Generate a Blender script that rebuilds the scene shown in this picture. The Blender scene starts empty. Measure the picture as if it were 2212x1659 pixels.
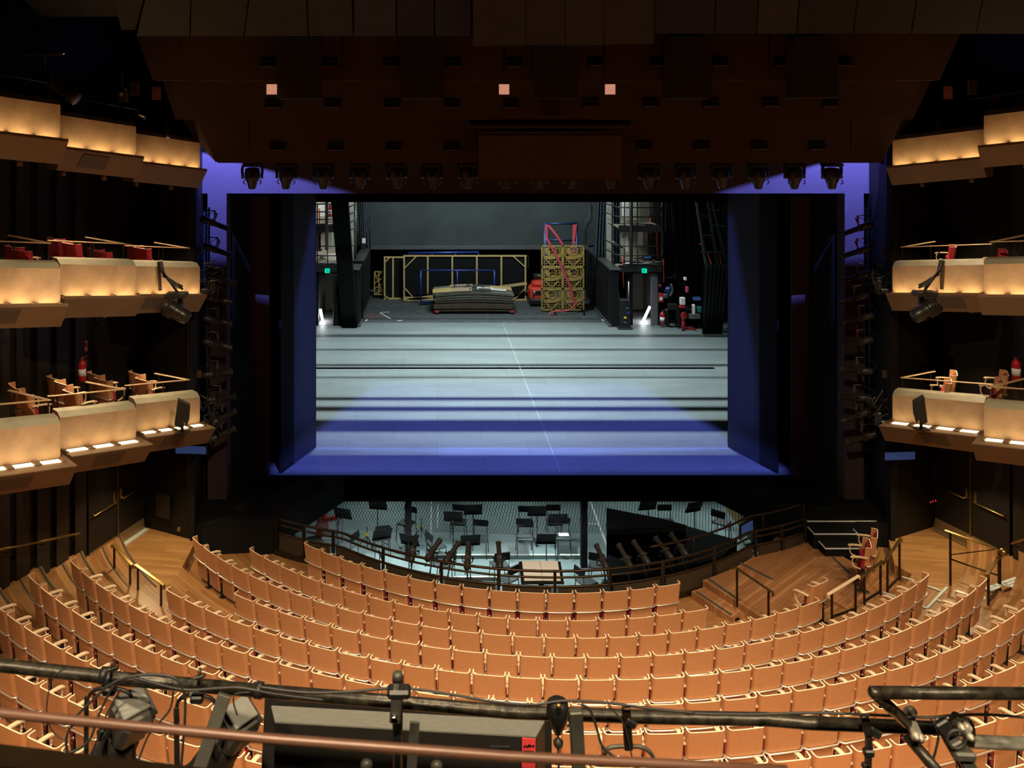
import bpy, math, random
from mathutils import Vector, Matrix
random.seed(7)
SC = bpy.context.scene
COL = SC.collection
PI = math.pi
# ---------------------------------------------------------------- camera
F, CX, CY, ZC, XC = 1900.0, 945.0, 262.0, 8.7, 2.26      # focal length in pixels, principal point, camera height, axis of the hall
cam_data = bpy.data.cameras.new('camera')
cam = bpy.data.objects.new('camera', cam_data); COL.objects.link(cam)
cam.location = (0, 0, ZC); cam.rotation_euler = (PI/2, 0, 0)
cam_data.sensor_width = 36; cam_data.lens = 36*F/2212
cam_data.shift_x = (1106-CX)/2212; cam_data.shift_y = -(829.5-CY)/2212
cam_data.clip_start = .05; cam_data.clip_end = 200
cam_data.dof.use_dof = True; cam_data.dof.focus_distance = 17; cam_data.dof.aperture_fstop = 5.0
SC.camera = cam
vs = SC.view_settings; vs.view_transform = 'Standard'; vs.look = 'None'; vs.gamma = 1; vs.use_curve_mapping = False; vs.exposure = 0
SC.cycles.use_denoising = True
SC.cycles.max_bounces = 6; SC.cycles.transparent_max_bounces = 24
SC.cycles.sample_clamp_indirect = 4
# ---------------------------------------------------------------- world and the lamps of the house
w = bpy.data.worlds.new('world'); SC.world = w; w.use_nodes = True
w.node_tree.nodes['Background'].inputs[0].default_value = (.9, .8, .7, 1); w.node_tree.nodes['Background'].inputs[1].default_value = .0012

def aim(o, target):
    o.rotation_euler = (Vector(target)-o.location).to_track_quat('-Z', 'Y').to_euler()
def lamp(name, typ, loc, target, power, color, size=.2, angle=90, blend=.3, size_y=None):
    d = bpy.data.lights.new(name, typ); d.energy = power; d.color = color
    if typ == 'SPOT':
        d.spot_size = math.radians(angle); d.spot_blend = blend; d.shadow_soft_size = size
    elif typ == 'AREA':
        d.size = size
        if size_y: d.shape = 'RECTANGLE'; d.size_y = size_y
    else: d.shadow_soft_size = size
    o = bpy.data.objects.new(name, d); COL.objects.link(o); o.location = loc; aim(o, target)
    return o
WARM = (1, .80, .53)
for x in (-5, -.2, 4.7, 9.5):                      # warm downlights of the auditorium ceiling
    for y, dy, cone, pw in ((-1.5, 7.5, 66, 3300), (4.0, 4.6, 66, 3000), (9.0, 2.0, 72, 2300)):  # rearmost row is added to brighten the near seat backs
        lamp('house_light', 'SPOT', (x, y, 13.0), (x*.88+.3, y+dy, 0), pw, WARM, .20, cone, .75)
for s in (-1, 1):                                  # two more, turned towards the side boxes
    lamp('house_light', 'SPOT', (XC+s*.5, 7.0, 13.0), (XC+s*8.4, 16.4, 3.4), 3200, WARM, .15, 27, .6)
for s in (-1, 1):                                  # downlights over the landings by the side doors
    lamp('landing_light', 'SPOT', (XC+s*8.35, 18.1, 1.72), (XC+s*8.1, 17.4, -.3), 130, (1, .78, .44), .06, 130, .6)
COOL = (.80, .97, .98)
for x in (-2.2, 2.26, 6.7):                        # cold work lights in the fly tower
    lamp('work_light', 'SPOT', (x, 30, 16), (x*.9+.2, 30.6, 0), 13000, COOL, .10, 66, .8)
lamp('rear_work_light', 'AREA', (2.0, 36.4, 9.6), (2.0, 43, 1.2), 900, COOL, 3.5, size_y=.4)  # added fill with no lamp seen there, brightens the rear stage
for s in (-1, 1):
    lamp('gallery_light', 'POINT', (XC+s*8.6, 38.6, 5.2), (0, 0, 0), 60, (1, .93, .8), .1)
    lamp('gallery_light', 'POINT', (XC+s*8.4, 38.6, 2.75), (0, 0, 0), 30, (1, .93, .8), .1)
for x, y, pw in ((-2.6, 22.7, 330), (-.2, 22.7, 330), (2.8, 22.7, 330), (-1.5, 26.0, 130), (2.2, 26.0, 130), (5.8, 26.0, 130), (8.4, 25.4, 150)):   # pit lamps under the stage
    lamp('pit_light', 'SPOT', (x, y, -.72), (x, y-1.2, -3), pw, (.86, 1, .98), .10, 140, .6)
for x, y, z in ((-5.9, 17.9, 7.2), (-6.6, 15.6, 7.5), (-7.6, 13.2, 7.8), (-5.9, 17.9, 4.5), (-6.6, 15.6, 4.9), (-7.6, 13.2, 5.2),
                (10.6, 17.9, 7.2), (11.6, 15.2, 7.5), (10.6, 17.9, 4.5), (11.6, 15.2, 4.9)):   # cans under the floor of the box above
    lamp('box_downlight', 'SPOT', (x, y, z), (x, y, 0), 130, WARM, .05, 95, .6)
# blue front-of-house profile spotlights, all outside the picture: (position, aim, watts, cone)
BLUE = (.15, .19, 1)
FOH = {'floor': ((2.26, 4.0, 13.0), (2.26, 25.0, 0), 60000, 36), 'panel_left': ((10.5, 7.0, 8.8), (-3.2, 22.8, 5.6), 24000, 26), 'panel_right': ((-6.0, 7.0, 8.8), (7.8, 22.8, 5.6), 24000, 26),
       'header_left': ((-4.95, 18.75, 10.3), (-4.2, 20.24, 6.9), 10000, 62), 'header_right': ((9.47, 18.75, 10.3), (8.72, 20.24, 6.9), 10000, 62)}
for k, (p, t, pw, cone) in FOH.items():
    lamp('blue_spotlight', 'SPOT', p, t, pw, BLUE, .004, cone, .25)
# ---------------------------------------------------------------- helpers
def W(px, py, Y): return Vector(((px-CX)*Y/F, Y, ZC-(py-CY)*Y/F))
def G(px, py, z=0.0):
    Y = F*(ZC-z)/(py-CY); return Vector(((px-CX)*Y/F, Y, z))
def V(*a): return Vector(a)
WM = {}
class MB:
    """collects shapes (world coordinates) and links them as one mesh object"""
    def __init__(s): s.v, s.f, s.m, s.sm, s.mi = [], [], [], [], 0
    def add(s, vs, fs, smooth=False):
        b = len(s.v); s.v += [tuple(p) for p in vs]
        for f in fs: s.f.append([b+i for i in f]); s.m.append(s.mi); s.sm.append(smooth)
        return s
    def box(s, c, d, rot=None, b=0):
        x, y, z = d[0]/2, d[1]/2, d[2]/2
        if b <= 0:
            P = [V(i*x, j*y, k*z) for k in (-1, 1) for j in (-1, 1) for i in (-1, 1)]
            fs = [(0,2,3,1),(4,5,7,6),(0,1,5,4),(2,6,7,3),(0,4,6,2),(1,3,7,5)]
        else:
            b = min(b, x*.9, y*.9, z*.9); P = []; idx = {}
            for i in (-1,1):
                for j in (-1,1):
                    for k in (-1,1):
                        for a in range(3):
                            q = [i*(x-(b if a != 0 else 0)), j*(y-(b if a != 1 else 0)), k*(z-(b if a != 2 else 0))]
                            idx[i,j,k,a] = len(P); P.append(V(*q))
            fs = []
            for a in range(3):
                o1, o2 = (a+1)%3, (a+2)%3
                for sg in (-1,1):
                    q = []
                    for u, w_ in ((-1,-1),(1,-1),(1,1),(-1,1)):
                        t = [0,0,0]; t[a] = sg; t[o1] = u; t[o2] = w_; q.append(idx[tuple(t)+(a,)])
                    fs.append(q if sg > 0 else q[::-1])
            for a in range(3):
                o1, o2 = (a+1)%3, (a+2)%3
                for u in (-1,1):
                    for w_ in (-1,1):
                        t0 = [0,0,0]; t1 = [0,0,0]; t0[a] = -1; t1[a] = 1
                        for t in (t0, t1): t[o1] = u; t[o2] = w_
                        q = [idx[tuple(t0)+(o1,)], idx[tuple(t1)+(o1,)], idx[tuple(t1)+(o2,)], idx[tuple(t0)+(o2,)]]
                        fs.append(q if u*w_ > 0 else q[::-1])
            for i in (-1,1):
                for j in (-1,1):
                    for k in (-1,1):
                        q = [idx[i,j,k,0], idx[i,j,k,1], idx[i,j,k,2]]
                        fs.append(q if i*j*k > 0 else q[::-1])
        R = rot if rot is not None else Matrix.Identity(3)
        if isinstance(rot, (int, float)): R = Matrix.Rotation(rot, 3, 'Z')
        c = Vector(c); return s.add([c+R@p for p in P], fs)
    def bar(s, p, q, w, h, up=(0,0,1), b=0):
        p, q = Vector(p), Vector(q); d = q-p; L = d.length
        if L < 1e-6: return s
        d.normalize(); u = Vector(up)
        if abs(d.dot(u)) > .99: u = V(0,1,0) if abs(d.y) < .9 else V(1,0,0)
        r = d.cross(u).normalized(); u = r.cross(d)
        return s.box((p+q)/2, (w, L, h), Matrix((r, d, u)).transposed(), b)
    def tube(s, pts, r, n=8, closed=False, caps=True):
        pts = [Vector(p) for p in pts]; N = len(pts); R = r if isinstance(r, (list, tuple)) else [r]*N
        vs, fs = [], []; prev = None
        for i, p in enumerate(pts):
            if closed: d = pts[(i+1)%N]-pts[i-1]
            else: d = pts[min(i+1, N-1)]-pts[max(i-1, 0)]
            if d.length < 1e-9: d = V(0,0,1)
            d.normalize()
            if prev is None:
                u = V(0,0,1) if abs(d.z) < .9 else V(1,0,0)
                x = d.cross(u).normalized()
            else:
                x = prev-d*prev.dot(d)
                x = x.normalized() if x.length > 1e-6 else d.orthogonal().normalized()
            prev = x; y = d.cross(x)
            for k in range(n):
                a = 2*PI*k/n; vs.append(p+(x*math.cos(a)+y*math.sin(a))*R[i])
        for i in range(N if closed else N-1):
            for k in range(n):
                j = (i+1)%N; fs.append((i*n+k, i*n+(k+1)%n, j*n+(k+1)%n, j*n+k))
        s.add(vs, fs, True)
        if caps and not closed:
            b = len(s.v)-len(vs)
            for ring, rev in ((0, True), (N-1, False)):
                q = [b+ring*n+k for k in range(n)]
                s.f.append(q[::-1] if rev else q); s.m.append(s.mi); s.sm.append(False)
        return s
    def cyl(s, p, q, r, n=12, r2=None): return s.tube([p, q], [r, r if r2 is None else r2], n)
    def lathe(s, c, axis, prof, n=16):
        """prof: (distance along axis, radius) pairs"""
        a = Vector(axis).normalized(); c = Vector(c)
        return s.tube_fixed([c+a*h for h, _ in prof], [max(r, 1e-4) for _, r in prof], a, n)
    def tube_fixed(s, pts, R, d, n):
        x = d.orthogonal().normalized(); y = d.cross(x); vs, fs = [], []
        for p, r in zip(pts, R):
            for k in range(n):
                a = 2*PI*k/n; vs.append(p+(x*math.cos(a)+y*math.sin(a))*r)
        for i in range(len(pts)-1):
            for k in range(n): fs.append((i*n+k, i*n+(k+1)%n, (i+1)*n+(k+1)%n, (i+1)*n+k))
        fs.append(list(range(n))[::-1]); fs.append([(len(pts)-1)*n+k for k in range(n)])
        return s.add(vs, fs, True)
    def prism(s, poly, off):
        """poly: planar polygon (points), extruded by vector off"""
        P = [Vector(p) for p in poly]; o = Vector(off); n = len(P)
        fs = [list(range(n))[::-1], [n+i for i in range(n)]]+[(i, (i+1)%n, n+(i+1)%n, n+i) for i in range(n)]
        return s.add(P+[p+o for p in P], fs)
    def quad(s, *P): return s.add(P, [tuple(range(len(P)))])
    def sweep(s, pts, prof, up=(0,0,1)):
        """sweep a 2D profile (right, up) along points, horizontal sections"""
        pts = [Vector(p) for p in pts]; n = len(prof); vs, fs = [], []; U = Vector(up)
        for i, p in enumerate(pts):
            d = (pts[min(i+1, len(pts)-1)]-pts[max(i-1, 0)]).normalized()
            r = d.cross(U).normalized(); u = r.cross(d)
            vs += [p+r*a+u*b for a, b in prof]
        for i in range(len(pts)-1):
            for k in range(n): fs.append((i*n+k, i*n+(k+1)%n, (i+1)*n+(k+1)%n, (i+1)*n+k))
        fs.append(list(range(n))[::-1]); fs.append([(len(pts)-1)*n+k for k in range(n)])
        return s.add(vs, fs)
    def build(s, name, mats, parent=None, local=False, **props):
        me = bpy.data.meshes.new(name)
        vs = s.v
        if parent is not None and not local:
            Mi = WM.get(parent.name, Matrix.Identity(4)).inverted(); vs = [tuple(Mi@Vector(p)) for p in vs]
        me.from_pydata(vs, [], s.f)
        for m in (mats if isinstance(mats, (list, tuple)) else [mats]): me.materials.append(m)
        me.polygons.foreach_set('material_index', s.m); me.polygons.foreach_set('use_smooth', s.sm)
        me.update()
        o = bpy.data.objects.new(name, me); COL.objects.link(o)
        if parent is not None:
            o.parent = parent; WM[o.name] = WM.get(parent.name, Matrix.Identity(4))
        for k, v in props.items(): o[k] = v
        return o
def thing(name, label, cat, loc=(0,0,0), rz=0, group=None):
    o = bpy.data.objects.new(name, None); COL.objects.link(o); o.empty_display_size = .1
    o.location = loc; o.rotation_euler = (0, 0, rz); o['label'] = label; o['category'] = cat
    if group: o['group'] = group
    WM[o.name] = Matrix.Translation(Vector(loc))@Matrix.Rotation(rz, 4, 'Z')
    return o
def dup(root, loc, rz=None, label=None, group=None, skip=()):
    def cp(o, par):
        c = o.copy(); COL.objects.link(c); c.parent = par
        for ch in KIDS.get(o.name, ()):
            if ch.name.split('.')[0] not in skip: cp(ch, c)
        return c
    for o in [root]+list(root.children_recursive): KIDS[o.name] = list(o.children)
    r = cp(root, None); r.location = loc
    if rz is not None: r.rotation_euler = (0, 0, rz)
    if label: r['label'] = label
    if group: r['group'] = group
    WM[r.name] = Matrix.Translation(Vector(loc))@Matrix.Rotation(r.rotation_euler.z, 4, 'Z')
    return r
KIDS = {}
def arc(c, r, a0, a1, z, n):
    """points on a circle about c; angle measured from the audience side (-y), positive to the right"""
    return [V(c[0]+r*math.sin(math.radians(a0+(a1-a0)*i/n)), c[1]-r*math.cos(math.radians(a0+(a1-a0)*i/n)), z) for i in range(n+1)]
def catmull(P, n=6):
    P = [Vector(p) for p in P]; out = []
    for i in range(len(P)-1):
        a, b, c, d = P[max(i-1,0)], P[i], P[i+1], P[min(i+2, len(P)-1)]
        for k in range(n):
            t = k/n; out.append(.5*((2*b)+(c-a)*t+(2*a-5*b+4*c-d)*t*t+(3*b-a-3*c+d)*t**3))
    return out+[P[-1]]
ORD = ['zeroth','first','second','third','fourth','fifth','sixth','seventh','eighth','ninth','tenth','eleventh','twelfth','thirteenth','fourteenth','fifteenth','sixteenth','seventeenth','eighteenth','nineteenth','twentieth']
TENS = {20: 'twenty', 30: 'thirty'}
def nth(i):
    if i <= 20: return ORD[i]
    return {30: 'thirtieth', 40: 'fortieth'}.get(i) or {2: 'twenty', 3: 'thirty', 4: 'forty'}[i//10]+'-'+ORD[i%10]
# ---------------------------------------------------------------- materials
def mat(name, col, rough=.5, metal=0, noise=0, scale=8, bump=0, stretch=(1,1,1), col2=None, emit=None, estr=0, spec=.5, alpha=1, trans=0, coord='Object'):
    m = bpy.data.materials.new(name); m.use_nodes = True; nt = m.node_tree; N = nt.nodes; L = nt.links
    b = N['Principled BSDF']; b.inputs['Base Color'].default_value = (*col, 1); b.inputs['Roughness'].default_value = rough
    b.inputs['Metallic'].default_value = metal; b.inputs['Specular IOR Level'].default_value = spec
    b.inputs['Alpha'].default_value = alpha; b.inputs['Transmission Weight'].default_value = trans
    if emit: b.inputs['Emission Color'].default_value = (*emit, 1); b.inputs['Emission Strength'].default_value = estr
    if noise or bump:
        tc = N.new('ShaderNodeTexCoord'); mp = N.new('ShaderNodeMapping'); mp.inputs['Scale'].default_value = stretch
        nz = N.new('ShaderNodeTexNoise'); nz.inputs['Scale'].default_value = scale; nz.inputs['Detail'].default_value = 5
        L.new(tc.outputs[coord], mp.inputs[0]); L.new(mp.outputs[0], nz.inputs[0])
        if noise:
            c2 = col2 or tuple(c*(1-noise) for c in col)
            rp = N.new('ShaderNodeValToRGB'); rp.color_ramp.elements[0].position = .3; rp.color_ramp.elements[1].position = .7
            rp.color_ramp.elements[0].color = (*c2, 1); rp.color_ramp.elements[1].color = (*col, 1)
            L.new(nz.outputs[0], rp.inputs[0]); L.new(rp.outputs[0], b.inputs['Base Color'])
        if bump:
            bp = N.new('ShaderNodeBump'); bp.inputs['Strength'].default_value = bump; bp.inputs['Distance'].default_value = .01
            L.new(nz.outputs[0], bp.inputs['Height']); L.new(bp.outputs[0], b.inputs['Normal'])
    return m
def floor_mat(name, col, col2, board=.075, polar=None, ang=0, rough=.38, seg=1.6):
    """boards with their own tone and grain: straight at an angle, or running round the centre of the rows"""
    m = bpy.data.materials.new(name); m.use_nodes = True; nt = m.node_tree; N = nt.nodes; L = nt.links
    b = N['Principled BSDF']; b.inputs['Roughness'].default_value = rough
    ge = N.new('ShaderNodeNewGeometry')
    def mth(op, a, c=None):
        n = N.new('ShaderNodeMath'); n.operation = op
        for i, x in enumerate((a, c)):
            if x is None: continue
            if isinstance(x, (int, float)): n.inputs[i].default_value = x
            else: L.new(x, n.inputs[i])
        return n.outputs[0]
    if polar:
        sb = N.new('ShaderNodeVectorMath'); sb.operation = 'SUBTRACT'; sb.inputs[1].default_value = (polar[0], polar[1], 0)
        L.new(ge.outputs['Position'], sb.inputs[0]); sx = N.new('ShaderNodeSeparateXYZ'); L.new(sb.outputs[0], sx.inputs[0])
        r = mth('SQRT', mth('ADD', mth('MULTIPLY', sx.outputs[0], sx.outputs[0]), mth('MULTIPLY', sx.outputs[1], sx.outputs[1])))
        t = mth('MULTIPLY', mth('ARCTAN2', sx.outputs[0], mth('MULTIPLY', sx.outputs[1], -1)), 10)
        u, v = r, t
    else:
        mp = N.new('ShaderNodeMapping'); mp.inputs['Rotation'].default_value = (0, 0, ang); L.new(ge.outputs['Position'], mp.inputs[0])
        sx = N.new('ShaderNodeSeparateXYZ'); L.new(mp.outputs[0], sx.inputs[0]); u, v = sx.outputs[1], sx.outputs[0]
    ub = mth('DIVIDE', u, board); bi = mth('FLOOR', ub)
    w1 = N.new('ShaderNodeTexWhiteNoise'); w1.noise_dimensions = '1D'; L.new(bi, w1.inputs['W'])
    si = mth('FLOOR', mth('ADD', mth('DIVIDE', v, seg), mth('MULTIPLY', w1.outputs[0], 7)))
    cb = N.new('ShaderNodeCombineXYZ'); L.new(bi, cb.inputs[0]); L.new(si, cb.inputs[1])
    w2 = N.new('ShaderNodeTexWhiteNoise'); w2.noise_dimensions = '2D'; L.new(cb.outputs[0], w2.inputs['Vector'])
    cg = N.new('ShaderNodeCombineXYZ'); L.new(mth('MULTIPLY', u, 60), cg.inputs[0]); L.new(mth('MULTIPLY', v, 2.0), cg.inputs[1]); L.new(w2.outputs[0], cg.inputs[2])
    nz = N.new('ShaderNodeTexNoise'); nz.inputs['Scale'].default_value = 1; nz.inputs['Detail'].default_value = 4; L.new(cg.outputs[0], nz.inputs[0])
    f = mth('ADD', mth('MULTIPLY', w2.outputs[0], .38), mth('MULTIPLY', nz.outputs[0], .62))
    rp = N.new('ShaderNodeValToRGB'); rp.color_ramp.elements[0].color = (*col2, 1); rp.color_ramp.elements[1].color = (*col, 1)
    rp.color_ramp.elements[0].position = .15; rp.color_ramp.elements[1].position = .8; L.new(f, rp.inputs[0])
    fr = mth('FRACT', ub); gap = mth('LESS_THAN', fr, .05)
    mx = N.new('ShaderNodeMix'); mx.data_type = 'RGBA'; L.new(gap, mx.inputs[0]); L.new(rp.outputs[0], mx.inputs[6]); mx.inputs[7].default_value = (*[c*.35 for c in col2], 1)
    L.new(mx.outputs[2], b.inputs['Base Color'])
    return m
BROWN = mat('dark_brown_paint', (.060, .024, .012), .75, noise=.15, scale=1.2)
BLACK = mat('black_paint', (.008, .008, .009), .75, noise=.3, scale=3, spec=.2)
WALLB = mat('black_wall_panel', (.010, .008, .006), .5, noise=.2, scale=2, spec=.2)
SLAT = mat('dark_brown_slat', (.011, .008, .004), .5, noise=.2, scale=2)
OLIVE = mat('dark_olive_panel', (.025, .021, .009), .8, noise=.35, scale=3)
PORTAL = mat('portal_paint', (.048, .028, .030), .75, noise=.1, scale=2)
REVEAL = mat('reveal_paint', (.018, .018, .021), .7, noise=.1, scale=1.5)
STEEL = mat('black_steel', (.022, .021, .020), .42, .3, noise=.3, scale=20)
STEELB = mat('worn_black_pipe', (.062, .052, .035), .36, .45, noise=.85, scale=26, bump=.3)
GREYM = mat('grey_metal', (.16, .16, .15), .4, .6, noise=.2, scale=10)
CHROME = mat('chrome', (.86, .83, .78), .12, 1)
BRASS = mat('aged_brass', (.42, .27, .08), .33, .9, noise=.3, scale=10)
BRONZE = mat('dark_bronze', (.055, .034, .018), .4, .7, noise=.3, scale=12)
PLY = mat('seat_veneer', (.58, .265, .115), .38, noise=.13, scale=3, stretch=(22, 22, 1.4), col2=(.52, .225, .09))
PLYE = mat('plywood_edge', (.93, .74, .50), .45)
ARMW = mat('pale_armrest_wood', (.86, .62, .39), .38, noise=.08, scale=6, stretch=(8, 1, 8))
RED = mat('red_wool', (.42, .018, .030), .9, noise=.2, scale=40, bump=.1)
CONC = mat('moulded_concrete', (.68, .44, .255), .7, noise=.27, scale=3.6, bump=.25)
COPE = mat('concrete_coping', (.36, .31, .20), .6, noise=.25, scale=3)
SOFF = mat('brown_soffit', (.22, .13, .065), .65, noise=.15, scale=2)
GRILL = mat('vent_grille', (.09, .055, .030), .6)
GLOW = mat('warm_strip_lamp', (1, .85, .55), .5, emit=(1, .76, .40), estr=5)
GLOW2 = mat('warm_trough_lamp', (1, .85, .55), .5, emit=(1, .74, .38), estr=14)
RAILW = mat('rail_brass_top', (.62, .40, .22), .35, .2)
WHITE = mat('white_board', (.78, .72, .66), .6)
WOODR = floor_mat('brush_box_boards_round', (.47, .235, .085), (.22, .085, .026), .075, polar=(2.257, 23.43))
WOODL = floor_mat('brush_box_boards_left', (.52, .28, .10), (.30, .13, .040), .075, ang=math.radians(8))
WOODP = floor_mat('brush_box_boards_right', (.50, .24, .10), (.25, .095, .035), .09, ang=math.radians(-42))
WOODB = floor_mat('box_floor_boards', (.42, .24, .09), (.25, .11, .04), .06, ang=math.radians(40))

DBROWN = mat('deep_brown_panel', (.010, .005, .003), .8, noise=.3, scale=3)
VBLACK = mat('dead_black', (.0025, .0025, .003), .95, spec=.05)
# ---------------------------------------------------------------- stalls floor: the rows are rings about one centre
RC = (2.257, 23.43)
R_ROW = [0, 7.44, 8.41, 9.22, 10.063, 10.944, 11.81, 12.677, 13.547, 14.42, 15.30, 16.18]
Z_TOP = [0, .114, .167, .345, .539, .763, .975, 1.199, 1.428, 1.66, 1.89, 2.12]
SEAT_H = .86
ZF = [0]+[z-SEAT_H for z in Z_TOP[1:]]
def struct(name, mb, m, **k): return mb.build(name, m, kind='structure', **k)
def ring(r0, r1, a0, a1, z0, z1, n=60):
    mb = MB(); i, o = arc(RC, r0, a0, a1, 0, n), arc(RC, r1, a0, a1, 0, n); vs = []
    for p, q in zip(i, o): vs += [(p.x,p.y,z0),(p.x,p.y,z1),(q.x,q.y,z1),(q.x,q.y,z0)]
    fs = []
    for k in range(n):
        b = 4*k
        for j in range(4): fs.append((b+j, b+4+j, b+4+(j+1)%4, b+(j+1)%4))
    fs += [(0,1,2,3), (4*n+3,4*n+2,4*n+1,4*n)]
    return mb.add(vs, fs)
EXT = [0, 62, 66, 68, 70, 72, 70, 66, 62, 58, 56, 54]
for k in range(1, 12):
    r0 = 6.45 if k == 1 else R_ROW[k-1]+.09
    r1 = R_ROW[k]+.09
    if k == 11: r1 += 3
    struct('floor', ring(r0, r1, -EXT[k], EXT[k], ZF[k]-.32, ZF[k]), WOODR)
# landing in front of the left doors, wall to wall
def slab(name, poly, z0, z1, m, **k):
    return struct(name, MB().prism([(x, y, z0) for x, y in poly], (0, 0, z1-z0)), m, **k)
slab('floor', [(-6.6,19.6),(-5.2,18.95),(-5.15,17.3),(-5.9,15.9),(-7.6,16.6)], -.7, -.318, WOODL)
slab('floor', [(11.12,19.6),(9.72,18.95),(9.3,17.9),(9.9,16.2),(12.1,16.6)], -.7, -.318, WOODL)
# nosings: the thin dark strips on the aisle steps at the left, pale ones at the right
def nosing(name, label, pts, m, wd=.05):
    return MB().sweep(pts, [(-wd/2,0),(wd/2,0),(wd/2,.012),(-wd/2,.012)]).build(name, m, label=label, category='nosing')
# ---------------------------------------------------------------- walls of the auditorium
LW = [(-5.27,18.95), (-6.5,19.55), (-7.12,17.75), (-7.85,15.6), (-8.7,12.0), (-9.2,6.0)]
def mirror(p): return (2*XC-p[0],)+tuple(p[1:])
def wall(name, a, b, z0, z1, m, t=.12, out=1):
    a, b = V(a[0],a[1],0), V(b[0],b[1],0); d = (b-a).normalized(); n = V(-d.y, d.x, 0)*t*out
    return struct(name, MB().prism([a+V(0,0,z0), b+V(0,0,z0), b+n+V(0,0,z0), a+n+V(0,0,z0)], (0,0,z1-z0)), m)
for side, fn, s in (('left', lambda p: p, -1), ('right', mirror, 1)):
    P = [fn(p) for p in LW]
    for i in range(len(P)-1):
        if i == 1: continue
        wall('wall_'+side, P[i], P[i+1], -1.1, 11.5, WALLB, out=(1 if s > 0 else -1))
    wall('wall_'+side, P[1], P[2], 1.85, 11.5, WALLB, out=(1 if s > 0 else -1))      # over the doors
    wall('wall_'+side, fn((-5.45,20.6)), P[0], 0, 11.5, WALLB, out=(1 if s > 0 else -1))
    # broad vertical slats on the side walls, behind and below the boxes
    for seg, ts in ((2, (.08,.30,.52,.74,.95)), (3, (.1,.28,.46,.64,.82))):
        a, b = Vector((*P[seg],0)), Vector((*P[seg+1],0)); d = (b-a).normalized(); n = V(d.y,-d.x,0)*(-s)
        if n.dot(V(XC,16,0)-a) < 0: n = -n
        for t in ts:
            c = a.lerp(b, t)+n*.03
            struct('trim_%d' % (1 if s < 0 else 2), MB().box(c+V(0,0,4.2), (.32,.07,10.0), math.atan2(d.y, d.x)), SLAT)
    a, b = Vector((*P[0],0)), Vector((*P[1],0))
    struct('trim_%d' % (3 if s < 0 else 4), MB().box(a+V(.0,-.02,4.5), (.10,.06,11)), BLACK)
# ceiling: stepped bands facing the audience, olive panels above, all closed by a dark ceiling
def face_px(pts, Y): return [W(x, y, Y) for x, y in pts]
struct('ceiling', MB().prism(face_px([(425,258),(466,350),(1904,350),(1950,258)], 18.0), (0,.35,0)), BROWN)
struct('ceiling', MB().prism(face_px([(470,352),(1900,352),(1900,330),(470,330)], 18.36), (0,.55,0)), BROWN)
struct('ceiling', MB().prism(face_px([(350,173),(379,258),(1972,258),(2012,173)], 16.9), (0,1.1,0)), BROWN)
struct('ceiling', MB().prism(face_px([(295,78),(330,173),(2030,173),(2075,72)], 16.55), (0,.35,0)), BROWN)
# struts of shade at both ends of the lowest band
for pts in ([(393,258),(428,310),(466,350),(428,258)], [(1948,258),(1904,350),(1925,310),(1970,258)]):
    struct('ceiling', MB().prism(face_px(pts, 18.4), (0,.2,0)), BROWN)
# olive acoustic panels hanging over the front of the hall, one by one
px_l = [(-20,120,300),(120,228,262),(228,330,295),(330,415,412),(415,548,528),(548,660,668),(660,760,765),(765,858,858),(858,940,940),(940,1020,1020)]
for i, (x0, x1, xb) in enumerate(px_l):
    xb0 = px_l[i-1][2] if i else 90
    yb = 78+(0 if i > 3 else (3-i)*-14)
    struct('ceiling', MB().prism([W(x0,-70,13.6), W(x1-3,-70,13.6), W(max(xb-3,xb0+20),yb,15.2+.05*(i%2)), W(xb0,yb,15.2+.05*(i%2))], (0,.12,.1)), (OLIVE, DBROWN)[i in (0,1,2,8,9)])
px_r = [(1415,1545),(1545,1636),(1636,1722),(1722,1845),(1845,1970),(1970,2110),(2110,2260)]
for i, (x0, x1) in enumerate(px_r):
    f = lambda x: x+(x-1415)*.04
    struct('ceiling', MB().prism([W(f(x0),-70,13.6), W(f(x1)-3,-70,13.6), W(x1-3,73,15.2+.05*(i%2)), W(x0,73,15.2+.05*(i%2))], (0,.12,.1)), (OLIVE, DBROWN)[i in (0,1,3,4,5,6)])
struct('ceiling', MB().box((2.26, 9, 14.2), (26, 22, .2)), BLACK)
struct('ceiling', MB().box((2.26, 17.6, 11.6), (22, 3.5, .2)), BLACK)
xs = [1021,1136,1221,1304,1413]
for i in range(4):                                   # the four-leaf reflector hung over the middle
    mb = MB().prism([W(xs[i]+.7,-70,13.3), W(xs[i+1]-.7,-70,13.3), W(xs[i+1]-.7,(97,98,97,94)[i],14.6), W(xs[i]+.7,(100,97,98,97)[i],14.6)], (0,.05,.04))
    if i == 0: refl = thing('acoustic_reflector', 'olive acoustic reflector of four leaves hanging at the top centre', 'reflector', W(1217, 98, 14.6))
    mb.build('panel', OLIVE, refl)
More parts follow.
